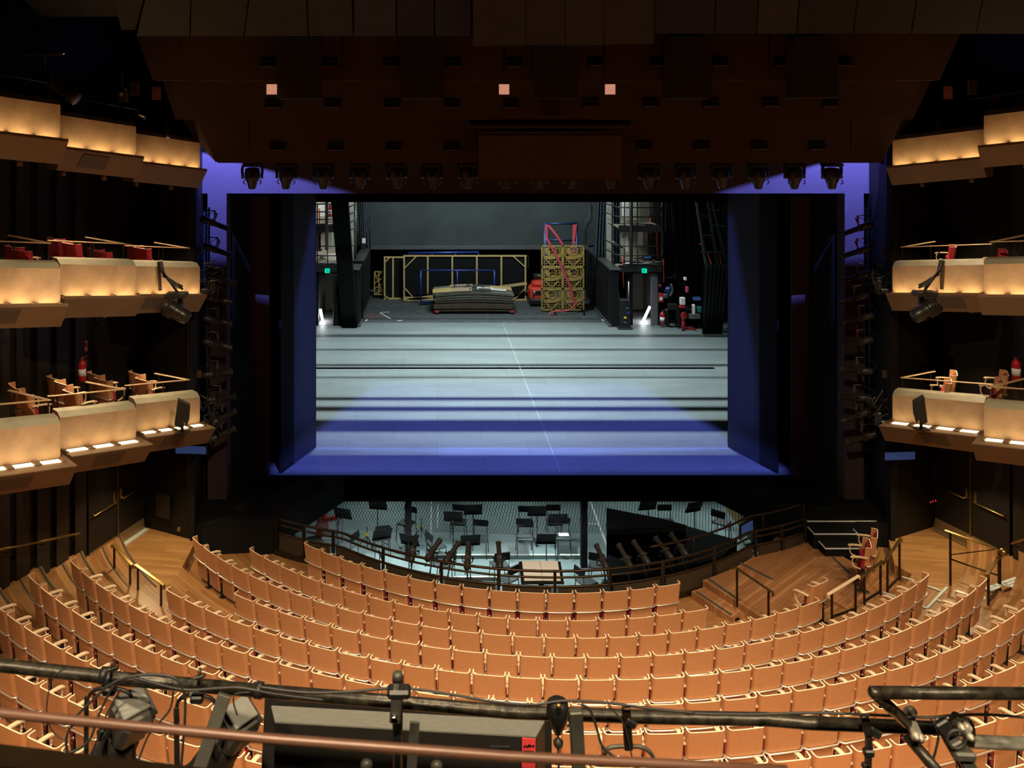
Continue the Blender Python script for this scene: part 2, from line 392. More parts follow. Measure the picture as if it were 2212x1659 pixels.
# ---------------------------------------------------------------- proscenium and portal
YP = 20.24
struct('wall_front', MB().box((XC, YP+.2, 7.60), (15.6, .4, 1.12)), PORTAL)            # header
for s in (-1, 1):
    struct('wall_front', MB().box((XC+s*7.33, YP+.2, 3.52), (.44, .4, 7.04)), PORTAL)      # jamb face
    struct('wall_front', MB().box((XC+s*7.95, YP+.25, 5.0), (.8, .1, 10.0)), BLACK)
    struct('wall_front', MB().box((XC+s*7.68, YP-.75, 8.2), (.25, .1, .9)), PORTAL)
    def pan(a, b, z1, m, t=.06, z0=0):
        a, b = V(XC+s*a[0],a[1],z0), V(XC+s*b[0],b[1],z0); d = (b-a).normalized(); n = V(d.y,-d.x,0)*t
        if n.y < 0: n = -n
        struct('wall_front', MB().prism([a, b, b+n, a+n], (0,0,z1-z0)), m)
    pan((7.10,20.66),(6.75,21.1), 9, BLACK)
    pan((6.86,21.4),(6.36,21.42), 6.86, PORTAL)
    pan((6.8,22.4),(5.9,22.4), 9, BLACK)
    pan((6.12,21.72),(5.90,22.3), 7, BLACK)
    pan((5.90,22.3),(5.50,23.5), 7, REVEAL)
    pan((5.52,23.52),(8.9,23.6), 9, BLACK)
struct('wall_front', MB().box((XC, YP+.75, 7.3), (14.3, .7, .35)), BLACK)
# ---------------------------------------------------------------- stalls seats
SATIN = mat('satin_steel_bar', (.80,.74,.62), .34, .75)
def shell(z0, z1, lean0, lean1, hw, wing, t=.017, seg=9, taper=0):
    """curved plywood shell: U in plan, leaning back; outer veneer (slot 0), bare edges (slot 1)"""
    def plan(o, wg):
        P = []
        r = .055-o
        P.append((-hw+o, wg)); P.append((-hw+o, r+o))
        for k in range(1, 5):
            a = PI/2*k/5; P.append((-hw+o+r*(1-math.cos(a)), o+r*(1-math.sin(a))))
        P += [(-hw+.055, o), (0, o-.004), (hw-.055, o)]
        for k in range(4, 0, -1):
            a = PI/2*k/5; P.append((hw-o-r*(1-math.cos(a)), o+r*(1-math.sin(a))))
        P.append((hw-o, r+o)); P.append((hw-o, wg)); return P
    mb = MB(); lev = 3; outs, ins = [], []
    vs = []; n = len(plan(0, wing))
    for L in range(lev+1):
        f = L/lev; z = z0+(z1-z0)*f; y = lean0+(lean1-lean0)*f; wg = wing*(1-taper*(1-f))
        vs += [(x, y+yy, z) for x, yy in plan(0, wg)]+[(x, y+yy, z) for x, yy in plan(t, wg)]
    fs = []
    for L in range(lev):
        a, b = L*2*n, (L+1)*2*n
        for k in range(n-1):
            fs.append((a+k, a+k+1, b+k+1, b+k)); fs.append((a+n+k+1, a+n+k, b+n+k, b+n+k+1))
    mb.add(vs, fs, True); mb.mi = 1; B = len(mb.v); mb.v += [tuple(p) for p in vs]
    T = lev*2*n
    e = [(T+k, T+k+1, T+n+k+1, T+n+k) for k in range(n-1)]+[(k+1, k, n+k, n+k+1) for k in range(n-1)]
    for L in range(lev):
        a, b = L*2*n, (L+1)*2*n
        e += [(a, b, b+n, a+n), (b+n-1, a+n-1, a+2*n-1, b+2*n-1)]
    for f in e: mb.f.append([B+q for q in f]); mb.m.append(1); mb.sm.append(False)
    return mb
def make_seat():
    t = thing('theatre_chair', 'seat', 'chair')
    shell(.50, .86, .055, 0, .238, .125, taper=.2).build('backrest', [PLY, PLYE], t, True)
    shell(.10, .485, .118, .075, .200, .03, taper=.5).build('lower_panel', [PLY, PLYE], t, True)
    MB().tube([(-.246,.11,.50),(-.243,.060,.495),(-.205,.038,.490),(0,.034,.490),(.205,.038,.490),(.243,.060,.495),(.246,.11,.50)], .013, 8).build('chrome_bar', SATIN, t, True)
    MB().box((0,.064,.665), (.40,.050,.28), Matrix.Rotation(.17,3,'X'), .018).build('back_cushion', RED, t, True)
    MB().box((0,.168,.41), (.485,.09,.46), Matrix.Rotation(.10,3,'X'), .03).build('seat_cushion', RED, t, True)
    p = [(.259,.085,.668),(.259,.12,.672),(.259,.22,.672),(.259,.34,.662),(.259,.385,.645)]
    a = MB().sweep(p, [(-.03,-.009),(.03,-.009),(.03,.009),(-.03,.009)]).build('armrest', ARMW, t, True)
    MB().sweep(catmull([(.259,.30,.654),(.259,.345,.63),(.259,.355,.55),(.259,.32,.475),(.259,.22,.445),(.259,.12,.45)], 4), [(-.012,-.009),(.012,-.009),(.012,.009),(-.012,.009)]).build('armrest_loop', ARMW, t, True)
    MB().box((.259,.17,.235), (.030,.085,.47), b=.006).box((.259,.17,.012), (.09,.22,.024), b=.006).build('pedestal', STEEL, t, True)
    MB().cyl((.222,.115,.33), (.296,.115,.33), .019, 8).build('hinge', CHROME, t, True)
    return t
SEAT = make_seat()
ROWS = {1: (-40.392, 4.0256, 15), 2: (-44.25, 3.5279, 18), 3: (-49.858, 3.2122, 25), 4: (-33.768, 2.9413, 26), 5: (-37.744, 2.7038, 30),
        6: (-46.60, 2.520, 99), 7: (-44.459, 2.345, 99), 8: (-45.2, 2.2, 99), 9: (-51.8, 2.058, 99), 10: (-50.8, 1.94, 99), 11: (-47.3, 1.833, 99)}
ROWTXT = {1: 'the front row by the pit rail', 2: 'the second row', 3: 'the third row', 4: 'the fourth row', 5: 'the fifth row', 6: 'the sixth row', 7: 'the seventh row', 8: 'the eighth row', 9: 'the ninth row', 10: 'the tenth row', 11: 'the eleventh row'}
def proj(p): return CX+F*p[0]/p[1], CY+F*(ZC-p[2])/p[1]
first = True; NSEAT = 0
for k, (a0, dp, n) in ROWS.items():
    spots = []
    for i in range(n):
        a = math.radians(a0+dp*i)
        if a0+dp*i > 60: break
        x, y = RC[0]+R_ROW[k]*math.sin(a), RC[1]-R_ROW[k]*math.cos(a)
        u, v = proj((x, y, Z_TOP[k]))
        if n == 99 and (u < -48 or v > 1675):
            continue
        if n == 99 and u > 2255: break
        spots.append((a, x, y))
    for i, (a, x, y) in enumerate(spots):
        back = '' if k > 1 else ''
        m = len(spots)
        if i == 0: lb = 'red-padded seat at the left end of %s' % ROWTXT[k]
        elif i == m-1: lb = 'red-padded seat at the right end of %s' % ROWTXT[k]
        elif i < m/2: lb = 'veneered theatre seat, %s from the left in %s' % (nth(i+1), ROWTXT[k])
        else: lb = 'veneered theatre seat, %s from the right in %s' % (nth(m-i), ROWTXT[k])
        loc = (x, y, ZF[k]); g = 'veneered seats in %s of the stalls' % ROWTXT[k]
        # vary by a hair, as bolted chairs do
        rz = a+random.uniform(-.012,.012)
        if first:
            r = SEAT; r.location = loc; r.rotation_euler = (0,0,rz); r['label'] = lb; r['group'] = g; first = False
        else:
            r = dup(SEAT, loc, rz, lb, g, skip=('armrest','armrest_loop','pedestal','hinge') if i == m-1 else ())
        NSEAT += 1
print('SEATS', NSEAT)
def lone_seat(loc, rz, label, left_arm=True):
    r = dup(SEAT, loc, rz, label, 'loose seats on the right platform')
    if left_arm:
        for nm in ('armrest', 'armrest_loop', 'pedestal'):
            src = [c for c in SEAT.children if c.name.split('.')[0] == nm][0]
            c = src.copy(); COL.objects.link(c); c.parent = r; c.location = (-.518, 0, 0)
    return r
lone_seat((6.94, 15.9, ZF[3]), math.radians(32), 'veneered seat standing apart beyond the right end of the third row')
# ---------------------------------------------------------------- side boxes in three tiers
ORDT = {0: 'upper', 1: 'middle', 2: 'lower'}
def balcony_box(side, a, b, ztop, lipn, tier, name_pos, grille, has_rail, hf=.545):
    """a: end away from the stage, b: end near the stage (x, y); ztop: height of the fascia top at b"""
    a, b = V(*a, 0), V(*b, 0); d = b-a; L = d.length; d.normalize()
    n = V(d.y, -d.x, 0) if side < 0 else V(-d.y, d.x, 0)          # outward, towards the hall
    sl = -.19*abs(d.y)
    def P(t, o, z): return a+d*t+n*o+V(0,0,ztop+(t-L)*sl+z)
    def block(prof, t0, t1):
        Q = [P(t0, o, z) for o, z in prof]+[P(t1, o, z) for o, z in prof]; k = len(prof)
        fs = [list(range(k))[::-1], [k+i for i in range(k)]]+[(i,(i+1)%k,k+(i+1)%k,k+i) for i in range(k)]
        return MB().add(Q, fs)
    sd = 'left' if side < 0 else 'right'
    root = thing('balcony_box', '%s tier balcony box on the %s with glowing concrete front, %s' % (ORDT[tier], sd, name_pos), 'balcony', tuple(P(L/2, -.3, -.5)), group='%s tier boxes on the %s' % (ORDT[tier], sd))
    block([(0,0),(0,-hf),(-.10,-hf),(-.10,0)], 0, L).build('fascia', CONC, root)
    block([(0,0),(-.10,.085),(-.28,.10),(-.28,0)], 0, L).build('coping', COPE, root)
    e = .06 if tier < 2 else .10
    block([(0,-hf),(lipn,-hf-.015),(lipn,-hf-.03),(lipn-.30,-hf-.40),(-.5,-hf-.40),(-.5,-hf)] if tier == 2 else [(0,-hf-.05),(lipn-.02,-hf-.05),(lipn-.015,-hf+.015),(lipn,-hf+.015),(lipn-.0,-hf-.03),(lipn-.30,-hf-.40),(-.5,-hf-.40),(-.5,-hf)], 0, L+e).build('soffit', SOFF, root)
    block([(-.1,-hf),(-1.9,-hf),(-1.9,-hf-.12),(-.1,-hf-.12)], 0, L).build('box_floor', WOODB, root)
    g0, g1, zs = (.075, .155, -.04) if tier < 2 else (.08, .20, 0)
    ns = max(3, int(L/.36)); wl = L/ns
    for i in range(ns):
        c = wl*(i+.5)
        block([(g0,-hf+.010+zs),(g1,-hf+.009+zs),(g1,-hf-.004+zs),(g0,-hf-.004+zs)], c-wl*.34, c+wl*.34).build('strip_light', GLOW if tier == 2 else GLOW2, root)
    for i in range(ns+1):
        block([(.02,-hf+.02),(lipn*.55,-hf+.016),(lipn*.55,-hf-.004),(.02,-hf-.004)], max(0,wl*i-.045), min(L,wl*i+.045)).build('shelf_rib', SOFF, root)
    if grille is not None:
        t0, t1 = grille
        block([(lipn-.025,-hf-.06),(lipn-.235,-hf-.33),(lipn-.245,-hf-.325),(lipn-.035,-hf-.055)], t0, t1)
        o = lambda z: lipn-.30*((-hf-.03)-z)/.37
        Q = [P(t0,o(-hf-.07)+.006,-hf-.07),P(t1,o(-hf-.07)+.006,-hf-.07),P(t1-.03,o(-hf-.30)+.006,-hf-.30),P(t0-.03,o(-hf-.30)+.006,-hf-.30)]
        MB().prism(Q, (0,0,-.012)).build('vent_grille', GRILL, root)
    if has_rail:
        zr = .37 if tier == 1 else .30
        rl = [P(-.05,-.34,zr),P(L-.02,-.34,zr)]
        MB().bar(rl[0], rl[1], .055, .02, b=.006).build('handrail', RAILW, root)
        MB().bar(P(L-.04,-.32,zr), P(L-.46,-.98,zr+.05), .055, .02, b=.006).build('handrail', RAILW, root)
        for t in (.12, L*.55, L-.06):
            MB().box(P(t,-.34,zr/2), (.022,.022,zr), b=.003).build('rail_post', BRONZE, root)
        MB().box(P(L-.40,-.9,zr/2), (.022,.022,zr), b=.003).build('rail_post', BRONZE, root)
    if tier < 2:
        for i, t in enumerate((.25*L, .8*L)):
            q = P(t, -.62, -hf-.40); MB().cyl(q+V(0,0,.02), q-V(0,0,.09), .045, 10).build('downlight_can', SOFF, root)
    return root, P, d, n, L
LB = [((-5.92,17.28),(-4.97,18.40)), ((-6.46,15.05),(-5.53,16.14)), ((-7.45,12.55),(-5.99,13.97))]
LZ = [(8.245,5.64,2.93), (8.60,6.05,3.42), (8.96,6.36,3.90)]
RB = [((10.63,17.10),(9.53,18.42)), ((11.85,14.15),(9.94,16.0))]
RZ = [(8.30,5.66,2.97), (8.80,6.10,3.50)]
POSN = ['nearest the stage', 'second from the stage', 'farthest from the stage']
BOX = {}
LIP = [.17, .17, .42]
for i in range(3):
    for t in range(3):
        g = {(0,1):(.15,.62),(1,0):(.35,.85),(2,1):(.9,1.4),(0,2):(.4,.85),(1,2):(.5,1.0),(2,2):(.8,1.5)}.get((i,t))
        BOX['l',i,t] = balcony_box(-1, *LB[i], LZ[i][t], LIP[t], t, POSN[i], g, t > 0)
for i in range(2):
    for t in range(3):
        g = {(0,1):(.35,.85),(0,2):(.55,1.05)}.get((i,t))
        BOX['r',i,t] = balcony_box(1, *RB[i], RZ[i][t], LIP[t], t, POSN[i] if i == 0 else 'cut by the picture edge', g, t > 0)
# thin guard rails over the upper tier
for key, sd in ((('l',1,0),'left'), (('l',2,0),'left'), (('r',1,0),'right')):
    root, P, d, n, L = BOX[key]
    MB().tube([P(-.3,-.5,.42), P(L+.35,-.5,.36)], .012, 6).build('guard_rail', BRONZE, root)
    for t in (.2, L*.6, L): MB().cyl(P(t,-.5,0), P(t,-.5,.42), .011, 6).build('rail_post', BRONZE, root)
# ---------------------------------------------------------------- chairs inside the boxes
REDB = dup(SEAT, (0,0,-30), 0, 'x')          # the middle tier has chairs with red upholstered backs
for c in list(REDB.children):
    if c.name.split('.')[0] in ('backrest', 'lower_panel'):
        c.data = c.data.copy(); c.data.materials[0] = RED
REDB_USED = False
def box_chair(u, v, Y, rz, label, grp, arm=True):
    """u, v: picture place of the middle of the top edge of the back"""
    global REDB_USED
    p = W(u, v, Y); loc = (p.x, p.y, p.z-.86)
    if (' red ' in ' '+label) and not REDB_USED:
        REDB_USED = True; r = REDB; r.location = loc; r.rotation_euler = (0,0,rz); r['label'] = label; r['group'] = grp
    else: r = dup(REDB if ' red ' in ' '+label else SEAT, loc, rz, label, grp, skip=() if arm else ('armrest','armrest_loop'))
    return r
gl, gm = 'chairs in the lower left boxes', 'chairs in the middle left boxes'
R_ = math.radians
for u, v, Y, rz, lb in ((25,843,14.9,-48,'veneered chair at the rear of the farthest lower left box'),(47,857,14.6,-48,'veneered chair at the front of the farthest lower left box'),
        (113,826,16.3,-36,'rearmost of three veneered chairs in the second lower left box'),(129,837,16.0,-36,'middle one of three veneered chairs in the second lower left box'),(148,856,15.7,-36,'frontmost of three veneered chairs in the second lower left box'),
        (200,817,17.4,-36,'rear chair of the pair beside the left fire extinguisher'),(216,829,17.1,-36,'front chair of the pair beside the left fire extinguisher'),
        (289,815,18.6,-36,'rear chair in the lower left box nearest the stage'),(304,829,18.3,-36,'front chair in the lower left box nearest the stage')):
    box_chair(u, v-9, Y, R_(rz), lb, gl)
for u, v, Y, rz, lb in ((22,540,15.0,-36,'red chair back low behind the farthest middle left box rim'),(38,548,14.7,-36,'second red chair back low behind the farthest middle left box rim'),
        (113,522,16.4,-36,'tallest red chair back in the second middle left box'),(128,527,16.1,-36,'second red chair back in the second middle left box'),(147,533,15.8,-36,'front red chair back in the second middle left box'),
        (199,545,17.3,-36,'red chair back low beside the rail in middle left boxes'),(215,551,17.0,-36,'second low red chair back beside the rail in middle left boxes'),
        (284,536,18.5,-36,'rear red chair in the middle left box nearest the stage'),(301,543,18.2,-36,'front red chair in the middle left box nearest the stage')):
    box_chair(u, v-7, Y, R_(rz), lb, gm, False)
for u, v, Y, rz, lb in ((2068,806,18.3,62,'veneered chair in the lower right box nearest the stage'),(2056,823,18.0,62,'front veneered chair in the lower right box nearest the stage'),
        (2178,806,16.9,62,'veneered chair beside the right fire extinguisher'),(2168,822,16.6,62,'front veneered chair beside the right fire extinguisher'),
        (2066,531,18.3,62,'red chair standing above the middle right box rim'),(2176,541,16.7,62,'red chair low behind the rim of the edge middle right box')):
    box_chair(u, v, Y, R_(rz), lb, 'chairs in the right boxes')
# ---------------------------------------------------------------- stage floor, forestage, fly borders, stage house
def stage_floor_mat(name, col, scuff, amt):
    m = mat(name, col, .55, noise=.22, scale=.9, stretch=(.35, 1.6, 1), spec=.3); nt = m.node_tree; N, L = nt.nodes, nt.links
    b = N['Principled BSDF']; src = b.inputs['Base Color'].links[0].from_socket
    ge = N.new('ShaderNodeNewGeometry')
    br = N.new('ShaderNodeTexBrick'); br.inputs['Scale'].default_value = 1; br.inputs['Brick Width'].default_value = 2.4; br.inputs['Row Height'].default_value = 1.2
    br.inputs['Mortar Size'].default_value = .006; br.inputs['Color1'].default_value = (1,1,1,1); br.inputs['Color2'].default_value = (.93,.93,.93,1); br.inputs['Mortar'].default_value = (.62,.62,.62,1)
    L.new(ge.outputs['Position'], br.inputs['Vector'])
    mx = N.new('ShaderNodeMix'); mx.data_type = 'RGBA'; mx.blend_type = 'MULTIPLY'; mx.inputs[0].default_value = 1; L.new(src, mx.inputs[6]); L.new(br.outputs[0], mx.inputs[7])
    # pale scuffs
    mp = N.new('ShaderNodeMapping'); mp.inputs['Scale'].default_value = (1.2, 5, 1); mp.inputs['Rotation'].default_value = (0,0,.5); L.new(ge.outputs['Position'], mp.inputs[0])
    nz = N.new('ShaderNodeTexNoise'); nz.inputs['Scale'].default_value = 2.2; nz.inputs['Detail'].default_value = 8; nz.inputs['Roughness'].default_value = .75; L.new(mp.outputs[0], nz.inputs[0])
    rp = N.new('ShaderNodeValToRGB'); rp.color_ramp.elements[0].position = .54; rp.color_ramp.elements[1].position = .72; rp.color_ramp.elements[0].color = (0,0,0,1); rp.color_ramp.elements[1].color = (amt,amt,amt,1); L.new(nz.outputs[0], rp.inputs[0])
    m2 = N.new('ShaderNodeMix'); m2.data_type = 'RGBA'; L.new(rp.outputs[0], m2.inputs[0]); L.new(mx.outputs[2], m2.inputs[6]); m2.inputs[7].default_value = (*scuff, 1)
    L.new(m2.outputs[2], b.inputs['Base Color']); return m
STAGE = stage_floor_mat('grey_stage_cloth', (.155,.175,.175), (.30,.33,.33), .30)
REARF = stage_floor_mat('scuffed_black_floor', (.070,.076,.078), (.30,.31,.30), .9)
BACKW = mat('grey_black_back_wall', (.050,.058,.060), .8, noise=.4, scale=.7, bump=.1)
CLOTH = mat('black_serge', (.009,.009,.010), .95, spec=.1)
DRAPE = mat('blue_black_drape', (.035,.045,.055), .9)
YE = 21.64
L0, R0 = -2.22, 6.80
struct('floor', MB().prism([(-4.3,YE,-.28),(L0,YE,-.28),(R0,YE,-.28),(8.8,YE,-.28),(8.8,23.6,-.28),(14,23.8,-.28),(14,38.0,-.28),(-9.5,38.0,-.28),(-9.5,23.8,-.28),(-4.3,23.6,-.28)], (0,0,.28)), STAGE)
struct('floor', MB().box((XC, 42.2, -.16), (24, 8.4, .30)), REARF)
struct('trim_5', MB().bar((L0,YE-.03,-.03), (R0,YE-.03,-.03), .05, .05), VBLACK)
struct('wall_pit_front', MB().box((XC+.03, YE-.035, -.32), (R0-L0+.1, .05, .62)), VBLACK)
# forestage wings left and right of the pit opening, down to the stalls
for s in (-1, 1):
    M = lambda x: XC+s*x
    poly = [(M(4.5),YE),(M(5.83),19.2),(M(7.1),19.1),(M(7.6),19.0),(M(7.7),20.4),(M(6.6),YE)]
    struct('floor', MB().prism([(x,y,-.12) for x,y in poly], (0,0,.118)), BLACK)
    for a, b in (((4.5,YE),(5.83,19.2)), ((5.83,19.2),(7.6,19.0))):
        zz_ = -.62 if a[0] < 5 else -3
        A, B = V(M(a[0]),a[1],zz_), V(M(b[0]),b[1],zz_)
        struct('wall_pit_side', MB().prism([A, B, B+V(0,.08,0), A+V(0,.08,0)], (0,0,-.1-zz_)), BLACK)
# borders and pipes hung over the stage (they give the shadow stripes on the floor)
def fly(y, z, h, name, label, x0=-5.5, x1=10, t=.03, m=CLOTH):
    return MB().box(((x0+x1)/2, y, z+h/2), (x1-x0, t, h)).build(name, m, label=label, category='stage cloth')
fly(23.62, 6.53, 3.2, 'black_border', 'black cloth border across the top of the stage opening', -4.2, 8.7)
fly(25.72, 6.36, 11.9, 'black_border', 'second black border hanging just behind the stage opening')
FLYBARS = [(27.93,9.2,.40),(28.60,9.4,.16),(29.0,9.4,.12),(29.95,9.6,.06),(30.55,9.6,.10),(31.4,9.6,.07),(32.2,9.8,.15),(33.4,9.8,.08)]
for i, (y, z, wd) in enumerate(FLYBARS):
    t = thing('lighting_truss', '%s lighting truss from the front flown over the stage' % nth(i+1), 'truss', (XC, y, z), 0, 'trusses flown over the stage')
    MB().box((XC, y, z), (15, wd, .10)).build('chord', STEEL, t)
    for x in (-4, 8.5): MB().cyl((x, y, z), (x, y, 18.34), .012, 5).build('suspension_cable', STEEL, t)
# back wall with ledge, recess below, side walls of the rear stage
YB = 43.6; ZL = 2.47
struct('wall_back', MB().box((XC-.2, YB+.15, 7.2), (13, .3, 9.3)), BACKW)
struct('trim_6', MB().box((XC-.25, YB-.12, ZL), (10.9, .36, .20), b=.02), GREYM)
struct('wall_back', MB().box((XC, 46.6, 1.2), (13, .2, 3)), BLACK)
for i in range(4):
    struct('trim_7', MB().box((-1.8+2.1*i, YB+.05, 1.9), (.06,.06,1.0)), STEEL)
for s, xw in ((-1, -3.36), (1, 7.36)):
    sd = 'left' if s < 0 else 'right'
    ws = thing('steel_wall', 'low black steel wall with ribs along the %s of the rear stage' % sd, 'wall panel', (xw, 40.3, 0))
    MB().box((xw+s*.15, 40.35, 1.2), (.3, 6.3, 2.4)).build('panel', BLACK, ws)
    MB().box((xw+s*.17, 40.35, 2.44), (.46, 6.4, .09), b=.01).build('cap', GREYM, ws)
    for i in range(15):
        MB().box((xw-s*.02, 37.5+.42*i, 1.2), (.07,.09,2.36)).build('rib', STEEL, ws)
    MB().box((xw-s*.05, 40.3, .06), (.12, 6.2, .06)).build('floor_track', GREYM, ws)
    struct('wall_'+sd, MB().box((xw+s*3.2, 44, 5), (.2, 9, 12)), BLACK)
    struct('wall_'+sd, MB().box((XC+s*10.6, 30, 7), (.3, 26, 14)), BLACK)
    struct('wall_'+sd, MB().box((xw+s*.9, 44.1, 7.5), (1.6, .3, 9)), BLACK)
struct('ceiling', MB().box((XC, 34, 18.5), (24, 24, .3)), BLACK)
struct('wall_front', MB().box((XC, 22.9, 13), (24, .3, 9)), BLACK)
# ---------------------------------------------------------------- orchestra pit
ZPIT = -2.9
PITF = mat('pit_floor_paint', (.20,.275,.275), .5, noise=.15, scale=2)
PITW = mat('pit_wall_paint', (.05,.055,.06), .7)
SLATW = mat('pale_slatted_wood', (.45,.29,.10), .5, noise=.3, scale=4, stretch=(1,1,12))
MESHP = mat('rail_mesh_panel', (.055,.038,.020), .55, .2, noise=.2, scale=60)
VINYL = mat('black_vinyl_pad', (.009,.010,.011), .6, spec=.25)
GREYPAD = mat('grey_seat_pad', (.022,.028,.030), .6)
PAPER = mat('white_paper', (.90,.86,.84), .7)
BLUESCR = mat('blue_lit_screen', (.02,.04,.12), .3, emit=(.05,.10,.30), estr=.30)
YELLOW = mat('yellow_plastic', (.75,.50,.03), .4)
TAPE = mat('white_tape', (.75,.78,.76), .6)
struct('floor', MB().prism([(-4.6,19.4,ZPIT-.2),(8.9,19.4,ZPIT-.2),(9.2,31,ZPIT-.2),(-4.8,31,ZPIT-.2)], (0,0,.2)), PITF)
struct('floor', MB().prism([(-4.6,16.4,ZPIT-.2),(8.9,16.4,ZPIT-.2),(8.9,19.4,ZPIT-.2),(-4.6,19.4,ZPIT-.2)], (0,0,.2)), PITF)
struct('wall_pit_back', MB().box((XC, 31.0, -1.5), (15, .2, 3)), PITW)
for s in (-1, 1): struct('wall_pit_side', MB().box((XC+s*7.0, 26.5, -1.6), (.2, 9.2, 2.9)), PITW)
struct('ceiling', MB().box((XC, 26.4, -.58), (14.6, 9.3, .1)), BLACK)
struct('wall_pit_front', ring(6.42, 6.50, -46, 46, ZPIT, -.72, 40), PITW)
for s, u in ((-1, 660), (1, 1590)):
    w_ = thing('slatted_screen', 'pale slatted wood screen in the %s corner of the pit' % ('left' if s < 0 else 'right'), 'screen', (XC+s*6.2, 24.9, ZPIT))
    for k in range(16 if s > 0 else 8):
        MB().box((XC+s*(6.15 if s > 0 else 5.95), 24.2+.09*k, ZPIT+1.0), (.03,.06,1.4), b=.006).build('slat', SLATW, w_)
    MB().box((XC+s*6.4, 25.0, ZPIT+.9), (.04,1.8,1.8)).build('back_panel', PITW, w_)
# low risers with white edges
for i, (x0, x1, y0, z) in enumerate(((-.2, 3.9, 23.3, .12), (-.6, 1.9, 22.25, .08))):
    r = thing('riser', ('low grey riser with a white edge at the back of the pit', 'low grey riser with a white edge in the middle of the pit')[i], 'riser', (x0, y0, ZPIT))
    MB().box(((x0+x1)/2, y0+.45, ZPIT+z/2), (x1-x0, .9, z)).build('deck', PITF, r)
    MB().box(((x0+x1)/2, y0-.01, ZPIT+z), (x1-x0, .05, .015)).build('edge_strip', TAPE, r)
def tape(a, b, wd, lb):
    p, q = G(*a, ZPIT+.005), G(*b, ZPIT+.005)
    MB().bar(p, q, wd, .008).build('floor_tape', TAPE, label=lb, category='tape')
tape((932,1079),(930,1180),.03,'white tape line running back on the left pit floor')
tape((946,1088),(945,1140),.03,'shorter white tape line on the left pit floor')
tape((1274,1080),(1312,1182),.05,'white tape line slanting across the right pit floor')
tape((1267,1131),(1294,1133),.05,'short white tape bar crossing the right pit floor')
for u, y, lb in ((882,23.4,'left black post under the stage lip'),(1261,22.9,'right black post under the stage lip')):
    x = (u-CX)*y/F
    MB().box((x,y,(ZPIT-.5)/2),(.17,.17,-ZPIT-.5), b=.01).build('pit_post', BLACK, label=lb, category='post')
cover = [G(1313,1142,-1.9), G(1475,1134,-1.9), G(1592,1166,-1.9), G(1560,1203,-1.9), G(1430,1238,-1.9), G(1313,1242,-1.9)]
MB().prism([p-V(0,0,1.0) for p in cover], (0,0,1.0)).build('pit_cover', VBLACK, label='black cloth covered platform in the right half of the pit', category='platform')
MB().prism([G(1310,1097,-1.3), G(1420,1118,-1.3), G(1482,1134,-1.3), G(1310,1144,-1.3)], (0,0,-.9)).build('pit_cover', VBLACK, label='black cloth covered block behind the pit platform', category='platform')
# players' chairs and desks
def pit_chair():
    t = thing('orchestra_chair', 'x', 'chair')
    MB().box((0,0,.46),(.43,.41,.045), b=.018).build('seat', GREYPAD, t, True)
    MB().box((0,-.225,.76),(.41,.035,.19), Matrix.Rotation(-.2,3,'X'), .016).build('backrest', VINYL, t, True)
    for sx in (-1,1):
        for sy in (-1,1): MB().cyl((sx*.19,sy*.18,.45),(sx*.21,sy*.21,0),.011,6).build('leg', STEEL, t, True)
        MB().tube([(sx*.17,-.18,.44),(sx*.17,-.225,.55),(sx*.17,-.235,.78)],.010,6).build('back_rod', STEEL, t, True)
    return t
def stand():
    t = thing('music_stand', 'x', 'music stand')
    R = Matrix.Rotation(-1.05,3,'X')
    MB().box((0,0,1.08),(.50,.015,.34), Matrix.Rotation(-.45,3,'X'),.004).build('desk', VINYL, t, True)
    MB().box((0,-.06,.925),(.50,.06,.012)).build('lip', VINYL, t, True)
    MB().cyl((0,.02,.05),(0,.02,1.0),.013,8).build('pole', STEEL, t, True)
    for k in range(3):
        a = 2*PI*k/3+.5; MB().tube([(0,.02,.16),(math.sin(a)*.22,.02+math.cos(a)*.22,.02),(math.sin(a)*.28,.02+math.cos(a)*.28,.01)],.010,6).build('leg', STEEL, t, True)
    return t
PC, MS = pit_chair(), stand()
chairs = [(825,1129,10,'orchestra chair in the left pit just under the net edge'),(751,1147,60,'black-backed orchestra chair by the left rail curve of the pit'),(712,1126,90,'grey-seated orchestra chair at the far left under the net'),(943,1147,-60,'orchestra chair seen edge-on by the left tape line'),
    (1036,1141,170,'orchestra chair with netted back in the middle of the pit'),(1079,1186,15,'orchestra chair right behind the fifth rail spotlight'),(805,1198,110,'orchestra chair close to the rail at the left bend'),(699,1176,95,'orchestra chair under the left end of the pit rail'),
    (1096,1216,40,'orchestra chair beside the conductor desk on its left'),(963,1186,80,'orchestra chair behind the third rail spotlight'),(1135,1101,175,'rounded orchestra chair far back under the net, left of the white score'),(1197,1098,180,'rounded orchestra chair far back under the net, above the white score'),
    (1133,1138,180,'grey orchestra chair on the riser left of the middle desk'),(1216,1136,175,'orchestra chair on the riser with a white sheet on its seat'),(1292,1187,-20,'orchestra chair behind the sixth rail spotlight'),(1267,1222,-60,'orchestra chair right of the conductor desk'),
    (1558,1098,-40,'orchestra chair in the right corner before the slatted screen'),(1625,1104,-60,'last orchestra chair at the right end of the pit'),(878,1100,150,'orchestra chair far back at the left post'),(990,1098,170,'orchestra chair far back between left post and tape'),(1440,1098,180,'orchestra chair far back on the right under the net')]
for i, (u, v, rz, lb) in enumerate(chairs):
    z = ZPIT+.84; p = G(u, v, z); r = PC if i == 0 else dup(PC, (0,0,0))
    r.location = (p.x, p.y, ZPIT+(.12 if 1120 < v < 1145 and 1000 < u < 1230 else 0)); r.rotation_euler = (0,0,math.radians(rz)); r['label'] = lb; r['group'] = 'orchestra chairs in the pit'
